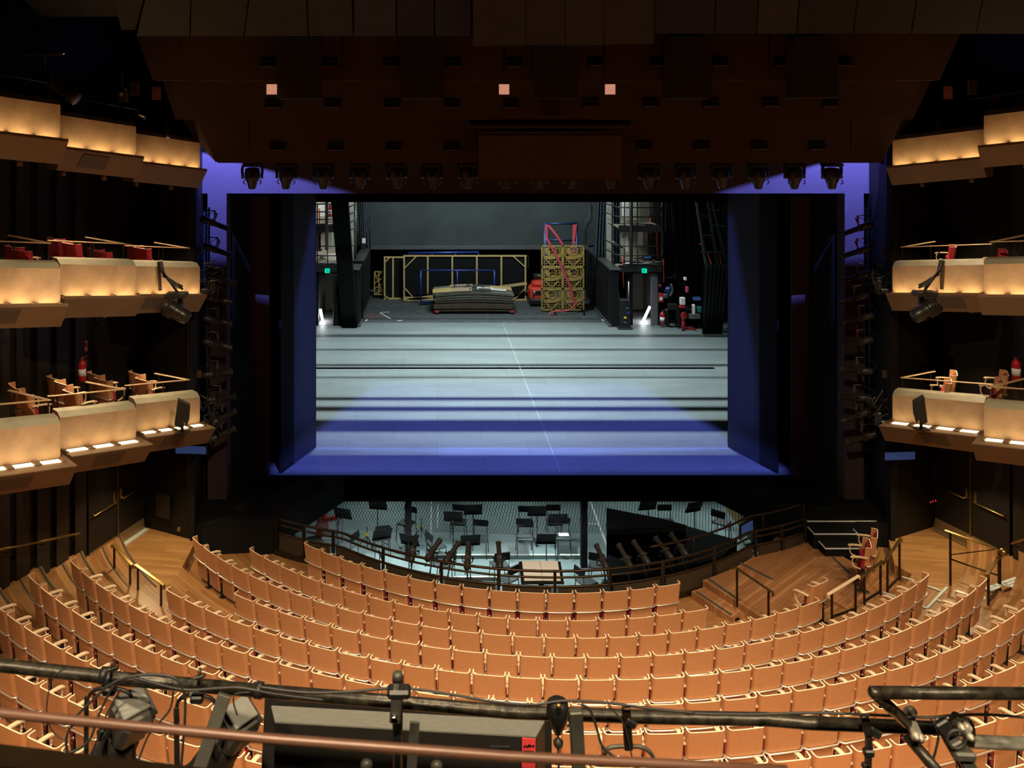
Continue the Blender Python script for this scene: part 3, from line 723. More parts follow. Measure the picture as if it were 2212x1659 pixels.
stands = [(826,1153,200,'music stand with tilted black desk in the left pit'),(1016,1166,185,'music stand between third and fourth rail spotlights'),(884,1165,160,'music stand hidden behind the first rail spotlight'),(1180,1163,180,'tall black music stand standing above the white score'),
    (816,1089,170,'music stand far back at the left under the net'),(1022,1100,185,'music stand far back in the middle under the net'),(1160,1103,180,'music stand far back above the white score'),(979,1115,175,'music stand under the net beside the tape lines'),(1400,1090,190,'music stand far back at the right under the net'),(1500,1094,200,'music stand at the far right under the net'),(1205,1120,180,'music stand on the riser under the net edge'),(740,1108,160,'music stand at the far left under the net')]
for i, (u, v, rz, lb) in enumerate(stands):
    p = G(u, v, ZPIT+1.08); r = MS if i == 0 else dup(MS, (0,0,0))
    r.location = (p.x, p.y, ZPIT); r.rotation_euler = (0,0,math.radians(rz)); r['label'] = lb; r['group'] = 'music stands in the pit'
# conductor's desk with the open white score
p = W(1169, 1232, 17.9)
cd = thing('conductor_desk', 'conductor desk on a black podium just behind the rail', 'desk', (p.x, p.y, ZPIT))
MB().box((p.x,p.y,p.z-.05),(.86,.56,.035), Matrix.Rotation(.32,3,'X'),.006).build('desk_top', VINYL, cd)
MB().box((p.x,p.y,(p.z-.2+ZPIT)/2),(.10,.10,p.z-.2-ZPIT)).build('column', STEEL, cd)
MB().box((p.x,p.y-.1,ZPIT+.6),(1.7,1.3,1.2), b=.01).build('podium', BLACK, cd)
sc = thing('score', 'open blank white score lying on the conductor desk', 'score', (p.x,p.y,p.z))
for s in (-1,1):
    MB().box((p.x+s*.185,p.y,p.z-.008),(.365,.50,.02), Matrix.Rotation(.32,3,'X')@Matrix.Rotation(s*.02,3,'Y'),.004).build('page_block', PAPER, sc)
MB().box((p.x,p.y,p.z-.026),(.77,.52,.012), Matrix.Rotation(.32,3,'X')).build('cover', VINYL, sc)
p = G(1216,1153,ZPIT+.62)
MB().box((p.x,p.y,ZPIT+.12+.492),(.30,.22,.006)).build('paper_sheet', PAPER, label='white sheet of paper lying on a chair in the pit', category='paper')
for u, v, lb in ((793,1157,'small yellow clamp on the left pit floor'),(910,1139,'small yellow clamp beside the left post of the pit')):
    p = G(u, v, ZPIT+.3); t = thing('microphone_stand', lb.replace('small yellow clamp','microphone stand with yellow clips'), 'stand', (p.x,p.y,ZPIT))
    MB().cyl((p.x,p.y,ZPIT),(p.x,p.y,ZPIT+.55),.012,6).build('pole', STEEL, t)
    for k in range(3):
        a = k*2.1+.3; MB().cyl((p.x,p.y,ZPIT+.3),(p.x+.25*math.sin(a),p.y+.25*math.cos(a),ZPIT+.02),.011,6).build('leg', STEEL, t)
    MB().box((p.x,p.y,ZPIT+.33),(.09,.07,.08), b=.01).build('clip', YELLOW, t)
p = G(697,1120,ZPIT+.5)
hp = thing('covered_harp_cart', 'red-orange covered instrument at the far left of the pit', 'instrument', (p.x,p.y,ZPIT))
ORANGE = mat('orange_red_plastic', (.62,.06,.025), .5)
MB().lathe((p.x,p.y,ZPIT),(0,0,1),[(0,.16),(.3,.20),(.55,.13),(.85,.10),(.9,.02)],10).build('body', ORANGE, hp)
MB().bar((p.x,p.y,ZPIT+.45),(p.x+.55,p.y-.1,ZPIT+.6),.14,.10,b=.02).build('arm', ORANGE, hp)
# safety net stretched from the stage lip over the pit
mb = MB(); NX, NY = 150, 13
def netp(i, j):
    fx = i/NX; fy = j/NY; x = -3.1+10.75*fx
    far = V(x, 21.55, -.55); scal = .10*abs(math.sin(fx*PI*4.2+.4))
    near = V(x+.10, 20.42-.25*math.sin(fx*PI)+scal*.8, -.78)
    p = far.lerp(near, fy); p.z -= .16*math.sin(fy*PI)*(.7+.3*math.sin(fx*17)); return p
def thin(a, b, w_):
    d = (b-a); n = d.cross(V(0,.35,1)).normalized()*w_*1.5; mb.add([a-n, a+n, b+n, b-n], [(0,1,2,3)])
for j in range(NY+1):
    for i in range(NX):
        a, b = netp(i+.5*(j%2), j), netp(i+1+.5*(j%2), j)
        if j in (0, NY): thin(a, b, .010)
    if j < NY:
        for i in range(NX):
            o = .5*(j%2); a = netp(i+o, j)
            thin(a, netp(i+o+.5, j+1), .0042); thin(a, netp(i+o-.5, j+1), .0042)
NETM = mat('black_net_cord', (.012,.011,.014), .9)
nt_ = mb.build('safety_net', NETM, label='dark diamond safety net hung across the back of the pit', category='net'); nt_['kind'] = 'stuff'
# ---------------------------------------------------------------- curved pit rail
rail = thing('pit_rail', 'curved black and bronze rail with mesh panels round the orchestra pit', 'rail', (RC[0], RC[1]-6.5, ZF[1]))
def rp(a, z):
    R = 6.52
    if a < -41: R = 6.52+(-41-a)*.052
    if a > 41: R = 6.52+(a-41)*.052
    return V(RC[0]+R*math.sin(math.radians(a)), RC[1]-R*math.cos(math.radians(a)), z)
A_ = [-53.7+i*107.4/72 for i in range(73)]
MB().tube([rp(a,.05) for a in A_], .026, 8).build('top_pipe', BRONZE, rail)
MB().tube([rp(a,-.07) for a in A_], .022, 8).build('second_pipe', BRONZE, rail)
MB().tube([rp(a,-.25) for a in A_], .024, 8).build('panel_pipe', BRONZE, rail)
MB().sweep([rp(a,-.66) for a in A_], [(-.03,-.08),(.03,-.08),(.03,.03),(-.03,.03)]).build('kick_rail', BRONZE, rail)
pa = [-53.5,-48,-42.5,-31,-19.5,-9.5,0,9.5,19.5,31,42.5,48,53.5]
for i, a in enumerate(pa):
    MB().box(rp(a,-.33),(.055,.055,.80), math.radians(a), .006).build('post', BRONZE, rail)
    if i < len(pa)-1:
        q = [pa[i]+.6+(pa[i+1]-pa[i]-1.2)*k/6 for k in range(7)]
        MB().sweep([rp(x,-.45) for x in q], [(-.008,-.19),(.008,-.19),(.008,.18),(-.008,.18)]).build('mesh_panel', MESHP, rail)
MB().tube([rp(17+i*36.6/24,.38) for i in range(25)], .022, 8).build('upper_pipe', BRONZE, rail)
for a in (26, 35, 44, 53): MB().cyl(rp(a,.05), rp(a,.38), .014, 6).build('upper_post', BRONZE, rail)
p = rp(40.6, .12); 
mon = thing('cue_monitor', 'flat blue-lit monitor clipped to the right of the pit rail', 'monitor', p)
MB().box(p+V(0,.05,0),(.50,.05,.30), math.radians(41), .008).build('casing', VINYL, mon)
MB().box(p+V(.018,.026,0),(.44,.008,.24), math.radians(41)).build('screen', BLUESCR, mon)
# ---------------------------------------------------------------- stalls furniture: platform, steps, railings, doors
ZPL = -.48
pl = thing('wooden_platform', 'wide boarded wooden platform with strip nosings right of the seats', 'platform', (7, 17, ZPL))
pin, pout = arc(RC, 6.58, 27.6, 52, ZPL-.26, 12), arc(RC, 9.12, 52, 27.6, ZPL-.26, 14)
MB().prism(pin+[V(RC[0]+7.3*math.sin(R_(55)), RC[1]-7.3*math.cos(R_(55)), ZPL-.26)]+pout[2:9]+[V(RC[0]+8.35*math.sin(R_(39)), RC[1]-8.35*math.cos(R_(39)), ZPL-.26), V(RC[0]+8.35*math.sin(R_(27.6)), RC[1]-8.35*math.cos(R_(27.6)), ZPL-.26)], (0,0,.26)).build('deck', WOODP, pl)
DGREEN = mat('dark_green_nosing', (.065,.070,.055), .7, noise=.3, scale=30)
PALEN = mat('pale_grey_nosing', (.62,.66,.62), .6)
for (a, b) in (((1530,1250),(1597,1297)),((1597,1215),(1670,1252)),((1798,1203),(1836,1238))):
    MB().bar(G(*a,ZPL+.004), G(*b,ZPL+.004), .055, .01).build('nosing', DGREEN, pl)
st = thing('wooden_step', 'single wooden step box against the platform edge', 'step', G(1540,1290,ZF[1]))
d = V(math.sin(R_(27.6)), -math.cos(R_(27.6)), 0); n = V(-d.y*-1, d.x*-1, 0); n = V(-math.cos(R_(27.6)), -math.sin(R_(27.6)), 0)
o = V(*RC,0)+d*6.62
def stepbox(off, L, wd, z0, z1): return MB().prism([o+V(0,0,z0), o+d*L+V(0,0,z0), o+d*L+n*wd+V(0,0,z0), o+n*wd+V(0,0,z0)], (0,0,z1-z0))
stepbox(0, 1.05, .34, ZF[1], -.60).build('box', WOODP, st)
MB().bar(o+n*.27+d*.06+V(0,0,-.597), o+n*.27+d*.98+V(0,0,-.597), .05, .01).build('nosing', DGREEN, st)
MB().box(o+d*1.052+n*.2+V(0,0,-.66), (.10,.02,.05), R_(27.6)).build('hand_hole', BLACK, st)
# black treads up to the forestage with white edges
bs = thing('black_steps', 'two black steps with white edges up to the right forestage', 'steps', (8.9, 18.7, ZPL))
X0, X1 = 8.08, 9.02
for i, (y, z, dx) in enumerate(((18.55, -.31, .10), (18.87, -.155, 0))):
    MB().box(((X0+X1)/2+dx, y+.22, (z+ZPL)/2), (X1-X0, .44, z-ZPL), b=.004).build('tread', BLACK, bs)
    e = MB().box(((X0+X1)/2+dx, y-.003, z), (X1-X0, .016, .022)).box((X0+dx, y+.16, z), (.016,.32,.022))
    e.box((X1+dx, y+.16, z), (.016,.32,.022)); e.build('edge_strip', TAPE, bs)
MB().box((8.8,19.13,.0),(1.5,.016,.022)).box((8.05,19.24,.0),(.016,.24,.022)).build('edge_strip', TAPE, bs)
# railings
def railing(lb, pts, low=True, hook=True, m=BRASS, name='handrail_stand', flat=True):
    """pts: (u, v_base, v_top, z of the floor)"""
    P = []
    for u, vb, vt, z in pts:
        b = G(u, vb, z); P.append((b, V(b.x, b.y, ZC-(vt-CY)*b.y/F)))
    t = thing(name, lb, 'handrail', P[0][0], 0, 'brass handrails in the stalls')
    for b, h in P: MB().box((b+h)/2, (.036,.036,(h-b).length), b=.004).build('post', BRONZE, t)
    a, c = P[0][1], P[-1][1]; dd = (c-a).normalized()
    q = [a-dd*.10, c+dd*.10]
    MB().bar(q[0], q[1], .062, .018, b=.004).build('top_rail', m, t)
    if hook:
        for e in q: MB().box(e-V(0,0,.035), (.05,.02,.07), math.atan2(dd.y,dd.x)+PI/2, .003).build('end_hook', m, t)
    if low: MB().bar(P[0][0]+V(0,0,.06), P[-1][0]+V(0,0,.06), .03, .03).build('bottom_rail', BRONZE, t)
    return t, P
railing('brass handrail by the left doors, nearer the doors', [(247,1252,1180,-.32),(281,1288,1216,-.32)])
railing('brass handrail at the left ending by the fifth row', [(298,1300,1224,-.32),(348,1335,1260,-.32)])
railing('slim brass handrail on the platform edge by the step box', [(1592,1311,1228,ZPL),(1660,1353,1274,ZPL)], low=False)
railing('wood-topped handrail behind the right end of the fourth row', [(1797,1340,1279,-.32),(1848,1322,1248,-.32)], m=ARMW)
railing('brass handrail in front of the pair of loose chairs', [(1867,1306,1241,-.32),(1902,1284,1216,-.32)])
railing('brass handrail between the loose chairs and the right doors', [(1917,1280,1204,-.32),(1943,1253,1168,-.32)])
t, P = railing('tall brass guard rail in front of the right doors', [(2053,1265,1150,-.32),(2158,1274,1188,-.1)], low=False, hook=False)
MB().tube([P[0][0].lerp(P[0][1],.5), P[1][0].lerp(P[1][1],.35)], .016, 8).build('mid_rail', BRONZE, t)
MB().tube([P[0][0].lerp(P[0][1],.58), P[1][1]+V(0,0,.02)], .010, 6).build('brace_wire', BRONZE, t)
MB().lathe(P[1][1]+V(.05,-.05,-.02), (0,0,1), [(-.07,.02),(-.05,.06),(0,.08),(.05,.06),(.07,.02)], 12).build('end_knob', BRASS, t)
railing('short brass handrail at the far right over the aisle steps', [(2135,1308,1236,-.1),(2160,1274,1200,-.1)])
# wall handrails
for lb, a, b in (('brass wall handrail along the left side wall', W(-10,1190,15.2), W(172,1152,17.1)), ('brass wall handrail at the right picture edge', W(2186,1174,17.3), W(2230,1160,16.3))):
    t = thing('wall_handrail', lb, 'handrail', a)
    MB().tube([a,b], .022, 8).build('rail', BRASS, t)
    for f in (.15,.55,.92):
        q = a.lerp(b,f); MB().tube([q, q-V(0,0,.08), q+V(-.10 if a.x < 0 else .10,.03,-.10)], .010, 6).build('bracket', BRONZE, t)
# double doors
DOOR = mat('black_door', (.006,.0055,.005), .5, noise=.2, scale=2)
KICK = mat('brass_kick_plate', (.30,.21,.10), .4, .6)
for s, nm in ((-1, 'door_1'), (1, 'door_2')):
    fn = (lambda p: p) if s < 0 else mirror
    a, b = V(*fn((-7.10,17.80)), -.32), V(*fn((-6.52,19.47)), -.32); d = (b-a); L = d.length; d.normalize(); rz = math.atan2(d.y, d.x)
    nn = V(-d.y,d.x,0); nn = nn if nn.dot(V(XC,16,0)-a) > 0 else -nn
    first_ = struct(nm, MB().box((a+b)/2+nn*-.03+V(0,0,1.08), (L,.06,2.16), rz), DOOR)
    WM[first_.name] = Matrix.Identity(4)
    for k in (0,1):
        c = a+d*(L*(.25+.5*k))
        MB().box(c+nn*.015+V(0,0,1.08), (L*.5-.03,.05,2.12), rz, .006).build('door_leaf', DOOR, first_)
        MB().box(c+nn*.045+V(0,0,.14), (L*.5-.05,.012,.24), rz).build('kick_plate', KICK, first_)
        h0, h1 = c-d*L*.19+nn*.10+V(0,0,1.0), c+d*L*.19+nn*.10+V(0,0,1.0)
        MB().tube([h0-nn*.08+V(0,0,.06), h0, h1, h1-nn*.08+V(0,0,.06)], .014, 8).build('push_bar', BRASS, first_)
        e = h1 if (k == 0) else h0
        MB().box(e-nn*.06+V(0,0,.10), (.05,.03,.22), rz, .006).build('latch_box', BRASS, first_)
    c = (a+b)/2
    MB().box(c+nn*.05+V(0,0,1.08), (.03,.02,2.1), rz).build('meeting_strip', BRASS, first_)
    MB().bar(a+nn*.10+V(0,0,.012), b+nn*.10+V(0,0,.012), .12, .024).build('threshold', PALEN if s < 0 else KICK, first_)
# small plates and hatches on the black walls
p = W(386,1143,18.93); MB().box(p,(.06,.02,.08), .45).build('wall_socket', KICK, label='small brass socket plate on the black wall left of the third row', category='socket')
p = W(352,1092,19.15); MB().box(p,(.40,.03,.52), R_(-26), .006).build('wall_hatch', SLAT, label='dim brown hatch in the black wall beside the left doors', category='hatch')
LED = mat('red_pilot_led', (.3,.0,.0), .3, emit=(1,.03,.05), estr=2)
for i, (u, v) in enumerate(((2010,1085),(2015,1083),(2021,1082))):
    MB().box(W(u,v,18.6),(.014,.02,.014)).build('pilot_light', LED, label=('%s of three tiny red pilot lights on the black right wall' % ('leftmost','middle one','rightmost')[i]), category='light')
# pale nosings on the right aisle steps
def strips(lb, pts, wd, m=PALEN):
    t = thing('stair_nosing', lb, 'nosing', G(*pts[0][0], pts[0][2]))
    for a, b, z in pts: MB().bar(G(*a,z+.006), G(*b,z+.006), wd, .012).build('strip', m, t)
strips('pale edged step strips behind the right end of the fourth row', [((2003,1265),(2035,1277),-.31),((1993,1310),(2002,1314),-.31),((2003,1313),(2046,1268),-.31),((2023,1295),(2050,1305),-.31),((2050,1300),(2078,1258),-.31)], .045)
strips('pale edged steps at the right picture edge', [((2128,1272),(2195,1248),.0),((2138,1275),(2165,1265),.0),((2166,1262),(2182,1266),.1),((2182,1267),(2230,1248),.1),((2172,1263),(2230,1240),.1),((2168,1260),(2230,1236),.1)], .055)
strips('pale strip under the brass handrail by the loose chairs', [((1949,1246),(1975,1254),-.31),((1908,1279),(1938,1290),-.31)], .035)
for k, (a0, a1) in {5: (-63,-48), 6: (-62,-50), 7: (-60,-48), 8: (-58,-47), 9: (-57,-49)}.items():
    t = thing('stair_nosing', 'dark nosing strip on the left aisle step behind %s' % ROWTXT[k-1], 'nosing', arc(RC, R_ROW[k-1]+.13, a0, a1, ZF[k], 2)[1])
    MB().sweep(arc(RC, R_ROW[k-1]+.125, a0, a1, ZF[k]+.004, 10), [(-.016,0),(.016,0),(.016,.008),(-.016,.008)]).build('strip', DGREEN, t)
    MB().sweep(arc(RC, R_ROW[k-1]+.52, a0, a1-2, ZF[k]+.004, 10), [(-.012,0),(.012,0),(.012,.006),(-.012,.006)]).build('strip', DGREEN, t)
# the pair of chairs on the platform at the right
b = G(1878,1262,ZPL); ra = R_(70); dv = V(math.cos(ra), math.sin(ra), 0)
for i, (sg, lb) in enumerate(((0,'front chair of the loose pair on the right platform'),(1,'rear chair of the loose pair on the right platform'))):
    q = b+V(.34,.40,0)*sg+V(-.02,-.10,0)
    lone_seat((q.x,q.y,ZPL), ra-.12*sg, lb, left_arm=(sg == 0))
# fire extinguishers beside the lower boxes
def extinguisher(p, h, lb, sign=None):
    t = thing('fire_extinguisher', lb, 'extinguisher', p, 0, 'fire extinguishers')
    REDP = bpy.data.materials.get('red_paint') or mat('red_paint', (.45,.02,.02), .3)
    r = h*.16
    MB().lathe(p, (0,0,1), [(0,r*.9),(.02*h,r),(.70*h,r),(.78*h,r*.8),(.83*h,r*.35),(.86*h,r*.3)], 14).build('cylinder', REDP, t)
    MB().lathe(p, (0,0,1), [(.22*h,r*1.01),(.50*h,r*1.01)], 14).build('paper_label', PAPER, t)
    MB().box(p+V(0,0,.90*h),(r*.7,r*.7,.08*h), b=.004).build('valve', GREYM, t)
    MB().bar(p+V(-r*.2,0,.93*h), p+V(r*1.3,0,1.0*h), .02, .012).build('handle', REDP, t)
    MB().tube(catmull([p+V(r*.3,0,.9*h),p+V(r*1.2,-.02,.8*h),p+V(r*1.15,-.02,.5*h),p+V(r*1.05,0,.3*h)],4), .010, 6).build('hose', STEEL, t)
    MB().box(p+V(r*1.3,.03,.72*h),(r*.4,.03,h*.3)).build('wall_bracket', STEEL, t)
extinguisher(W(178,823,16.9), .48, 'red fire extinguisher with a label in the second lower left box')
extinguisher(W(2195,822,17.2), .49, 'red fire extinguisher at the right picture edge by the slat')
p = W(186,747,17.0)
sg = thing('extinguisher_sign', 'small red and white sign edge-on above the left fire extinguisher', 'sign', p)
MB().box(p,(.045,.02,.20), .3).build('plate', PAPER, sg); MB().box(p+V(0,-.012,.03),(.040,.01,.09), .3).build('red_field', RED, sg)
# ---------------------------------------------------------------- blades of the blue front-of-house lanterns (real shutters, outside the picture)
LANT = mat('lantern_paint', (.062,.052,.042), .42, .25, noise=.3, scale=25)
def blade(k, a, b, out, ext=.3, d=.5):
    wd = .35
    if 'header' in k: d = .4; wd = 1.1; ext = tuple(x*3 for x in ext)
    p = Vector(FOH[k][0]); pa = p+(a-p).normalized()*d; pb = p+(b-p).normalized()*d; e = (pb-pa).normalized(); c = (pa+pb)/2; h = (pb-pa).length/2
    o = Vector(out); ax = (c-p).normalized(); o = (o-e*o.dot(e)-ax*o.dot(ax)).normalized()
    return MB().prism([pa-e*ext[0], pb+e*ext[1], pb+e*ext[1]+o*wd, pa-e*ext[0]+o*wd], ax*.002)
BL = []
HL1, HL2 = W(510,350,20.24), W(755,418,20.24); HR1, HR2 = W(1795,348,20.24), W(1562,415,20.24)
BL.append(('header_left', HL1, HL2, (1,0,1), (.3,.3)))
BL.append(('header_left', V(-4.84,20.24,7.03), V(-4.84,20.24,4), (1,0,0), (0,.3)))
BL.append(('header_left', V(-5.6,20.24,5.5), V(-4.8,20.24,5.5), (0,0,-1), (.3,.3)))
BL.append(('header_right', V(9.36,20.24,7.03), V(9.36,20.24,4), (-1,0,0), (0,.3)))
BL.append(('header_right', V(9.3,20.24,5.5), V(10.1,20.24,5.5), (0,0,-1), (.3,.3)))
BL.append(('header_right', HR1, HR2, (-1,0,1), (.3,.3)))
BL.append(('panel_left', V(-3.26,23.4,6.5), W(640,660,22.35), (-1,0,.2), (.3,.12)))
BL.append(('panel_left', W(640,660,22.35), V(-3.64,22.3,0), (-1,0,0), (.12,.3)))
BL.append(('panel_right', W(1632,800,22.35), V(8.16,22.3,0), (1,0,0), (.12,.3)))
BL.append(('panel_left', V(-6,20.2,6.75), V(3,20.2,6.75), (0,0,1), (.3,.3)))
BL.append(('panel_left', V(-3.22,23.5,3), V(-3.22,23.5,0), (1,0,0), (.3,.3)))
BL.append(('panel_right', V(7.76,23.4,6.5), W(1632,800,22.35), (1,0,.2), (.3,.12)))
BL.append(('panel_right', V(1,20.2,6.75), V(11,20.2,6.75), (0,0,1), (.3,.3)))
BL.append(('panel_right', V(7.72,23.5,3), V(7.72,23.5,0), (-1,0,0), (.3,.3)))
BL.append(('floor', V(-5,29.3,0), V(9.5,29.3,0), (0,0,1), (.3,.3)))
BL.append(('floor', V(-4.0,21.72,0), V(8.6,21.72,0), (0,0,-1), (.3,.3)))
BL.append(('floor', V(-4.25,21.7,0), V(-3.3,23.4,.5), (-1,0,0), (.3,.3)))
BL.append(('floor', V(8.77,21.7,0), V(7.82,23.4,.5), (1,0,0), (.3,.3)))
for k in FOH:
    p = Vector(FOH[k][0]); ax = (Vector(FOH[k][1])-p).normalized()
    t = thing('blue_spotlight_lantern', 'profile lantern outside the picture throwing the blue light of the %s' % k.replace('_',' '), 'spotlight', p)
    MB().lathe(p-ax*.40, ax, [(0,.05),(.02,.10),(.30,.10),(.36,.07)], 12).build('lamp_house', LANT, t)
    for kk, a, b, o, ext in BL:
        if kk == k: blade(kk, a, b, o, ext).build('shutter_blade', VBLACK, t)
    MB().cyl(p-ax*.2+V(0,0,.1), p-ax*.2+V(0,0,1.3), .02, 6).build('hanging_pole', STEEL, t)
# ---------------------------------------------------------------- things on the ceiling bands
CLOTHB = mat('dark_speaker_cloth', (.022,.011,.009), .9)
for i, (x0, x1, y0, y1) in enumerate(((596,690,82,214),(865,959,81,214),(1157,1250,100,213),(1444,1537,81,213),(1716,1812,80,212))):
    a, b = W(x0,y1,16.1), W(x1,y0,16.1)
    t = thing('hanging_loudspeaker', '%s of five dark loudspeakers hanging before the ceiling bands, counted from the left' % nth(i+1), 'loudspeaker', ((a.x+b.x)/2, 16.1, a.z), 0, 'dark loudspeakers under the ceiling')
    MB().box(((a.x+b.x)/2, 16.32, (a.z+b.z)/2), (b.x-a.x, .44, b.z-a.z), b=.02).build('cabinet', CLOTHB, t)
    MB().box(((a.x+b.x)/2, 16.10, (a.z+b.z)/2), (b.x-a.x-.04, .02, b.z-a.z-.04)).build('front_cloth', CLOTHB, t)
    MB().bar((a.x,16.1,b.z), (b.x,16.1,b.z), .02, .015).build('top_edge', GREYM, t)
p = W(1191,232,16.7); MB().box(p,(.33,.10,.32)).build('ceiling_box', CLOTHB, label='small dark box under the middle loudspeaker', category='box')
def vent(u, v, Y, lb, g):
    c = W(u,v,Y); t = thing('ceiling_vent', lb, 'vent', c, 0, g)
    w_, h = 33*Y/F, 14*Y/F
    MB().box((c.x,Y-.005,c.z),(w_,.03,h)).build('recess', BLACK, t)
    for s in (-1,1):
        MB().box((c.x,Y-.02,c.z+s*h/2),(w_+.03,.05,.022)).build('frame_bar', BRONZE, t)
    MB().box((c.x+.03,Y-.025,c.z),(.012,.02,h)).build('divider', BRONZE, t)
    MB().box((c.x,Y-.04,c.z-h*.38),(w_*.95,.04,.03), Matrix.Rotation(.5,3,'X')).build('louvre', BROWN, t)
for r, (v, Y, us) in enumerate(((138,16.53,(578,712,845,978,1110,1288,1420,1555,1688,1824)),(226,16.88,(590,718,847,976,1104,1277,1406,1535,1664,1793)),(318,17.98,(600,725,850,975,1391,1515,1640,1765)))):
    for i, u in enumerate(us):
        vent(u, v-(u>1200)*2, Y, '%s vent from the left in the %s row of ceiling vents' % (nth(i+1), ('upper','middle','lower')[r]), '%s row of ceiling vents' % ('upper','middle','lower')[r])
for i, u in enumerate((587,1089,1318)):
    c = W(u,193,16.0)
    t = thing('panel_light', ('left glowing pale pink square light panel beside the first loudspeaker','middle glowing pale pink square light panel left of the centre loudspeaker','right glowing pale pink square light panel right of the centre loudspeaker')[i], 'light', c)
    MB().box(c,(.185,.02,.185)).build('plate', mat('pale_pink_plate', (.85,.55,.40), .5, emit=(.9,.40,.27), estr=.55) if i == 0 else bpy.data.materials['pale_pink_plate'], t)  # glow put into the colour; plain plates came out too dark
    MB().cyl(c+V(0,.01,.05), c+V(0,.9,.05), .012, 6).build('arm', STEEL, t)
for i, (u, v0, v1, Y) in enumerate(((389,82,108,16.2),(740,82,172,15.9),(1090,100,172,15.6),(1306,98,172,15.6),(1663,80,170,15.9),(2016,76,96,16.2),(538,262,340,17.8),(1839,258,330,17.8))):
    a, b = W(u,v0,Y), W(u-(1.5 if i in (1,2,3,4) else 0),v1-14,Y)
    t = thing('hanging_rod', '%s rod with a hook hanging before the ceiling bands, counted from the left' % nth({0:1,6:2,1:3,2:4,3:5,4:6,7:7,5:8}[i]), 'rod', a)
    MB().cyl(a+V(0,0,.3), b, .026 if i in (1,2,3,4) else .012, 6).build('rod', BLACK, t)
    MB().tube(catmull([b, b-V(.02,0,.04), b-V(-.01,0,.08), b-V(.035,0,.11), b-V(.01,0,.14)],3), .010, 5).build('hook', BRONZE, t)
# surtitle screen box
c0, c1 = W(1032,390,17.4), W(1344,284,17.4)
t = thing('surtitle_screen', 'wide brown surtitle screen hanging in the middle under the ceiling', 'screen', ((c0.x+c1.x)/2, 17.4, c0.z))
cx_, cz_ = (c0.x+c1.x)/2, (c0.z+c1.z)/2
MB().box((cx_,17.55,cz_),(c1.x-c0.x,.26,c1.z-c0.z), b=.01).build('casing', BLACK, t)
MB().box((cx_,17.41,cz_-.03),(c1.x-c0.x-.02,.02,c1.z-c0.z-.09)).build('screen', mat('brown_screen', (.085,.035,.016), .7), t)
for k in range(3): MB().box((c0.x+(k+.5)*(c1.x-c0.x)/3,17.41,c1.z-.025),((c1.x-c0.x)/3-.02,.03,.05)).build('top_panel', BROWN, t)
a, b = W(1010,274,17.3), W(1364,274,17.3)
MB().bar(a,b,.08,.06).build('carrier_bar', BROWN, t); MB().bar(W(1014,265,17.5),W(1360,265,17.5),.06,.10).build('blind_slot', BLACK, t)
for u in (1014,1361): MB().tube([W(u,258,17.4),W(u+2,264,17.4),W(u-1,270,17.4),W(u,276,17.4)], .012, 5).build('chain', BRONZE, t)
# ---------------------------------------------------------------- moving heads on the header bar
YM = 19.2
bar = MB().bar((XC-7,YM,7.83),(XC+7,YM,7.83),.05,.05).build('lighting_bar', STEEL, label='black lighting bar carrying the moving heads under the header', category='bar')
HEADB = mat('moving_head_plastic', (.045,.036,.026), .35, .2, noise=.2, scale=20)
def moving_head():
    t = thing('moving_head_lamp', 'x', 'moving lamp')
    MB().box((0,0,-.04),(.42,.26,.08), b=.02).build('base', STEEL, t, True)
    for s in (-1,1): MB().tube(catmull([(s*.20,0,-.06),(s*.215,0,-.16),(s*.20,0,-.30)],3), [.035]*7, 6).build('yoke_arm', STEEL, t, True)
    MB().lathe((0,0,-.10),(0,0,-1),[(0,.08),(.02,.15),(.12,.17),(.22,.165),(.30,.13),(.36,.10),(.44,.088),(.46,.07)],14).build('head', HEADB, t, True)
    MB().box((0,-.155,-.25),(.17,.05,.15), Matrix.Rotation(.12,3,'X'), .02).build('head_panel', HEADB, t, True)
    MB().box((0,-.182,-.25),(.11,.01,.09), Matrix.Rotation(.12,3,'X')).build('dark_window', BLACK, t, True)
    for s in (-1,1):
        MB().cyl((s*.17,0,-.31),(s*.235,0,-.31),.035,8).build('pivot', GREYM, t, True)
        MB().tube(catmull([(s*.16,-.09,-.36),(s*.19,-.12,-.42),(s*.14,-.10,-.46)],3), .012, 5).build('handle', GREYM, t, True)
    MB().lathe((0,0,-.56),(0,0,-1),[(0,.07),(.01,.07)],12).build('lens', mat('lens_glass', (.05,.05,.06), .1), t, True)
    return t
MH = moving_head()
MU = [545,620,698,777,855,933,1011,1095,1165,1238,1322,1402,1480,1558,1638,1717,1797]
for i, u in enumerate(MU):
    r = MH if i == 0 else dup(MH, (0,0,0))
    x = (u-CX)*YM/F; hid = 1050 < u < 1340
    r.location = (x, YM, 7.79); r.rotation_euler = (random.uniform(-.08,.08), random.uniform(-.06,.06), random.uniform(-.25,.25))
    r['label'] = ('moving head lamp peeping out below the surtitle screen, %s of four from the left' % nth(i-6)) if hid else ('black moving head lamp under the header, %s from the %s end' % ((nth(i+1), 'left') if i < 8 else (nth(17-i), 'right')))
    r['group'] = 'moving head lamps under the header'
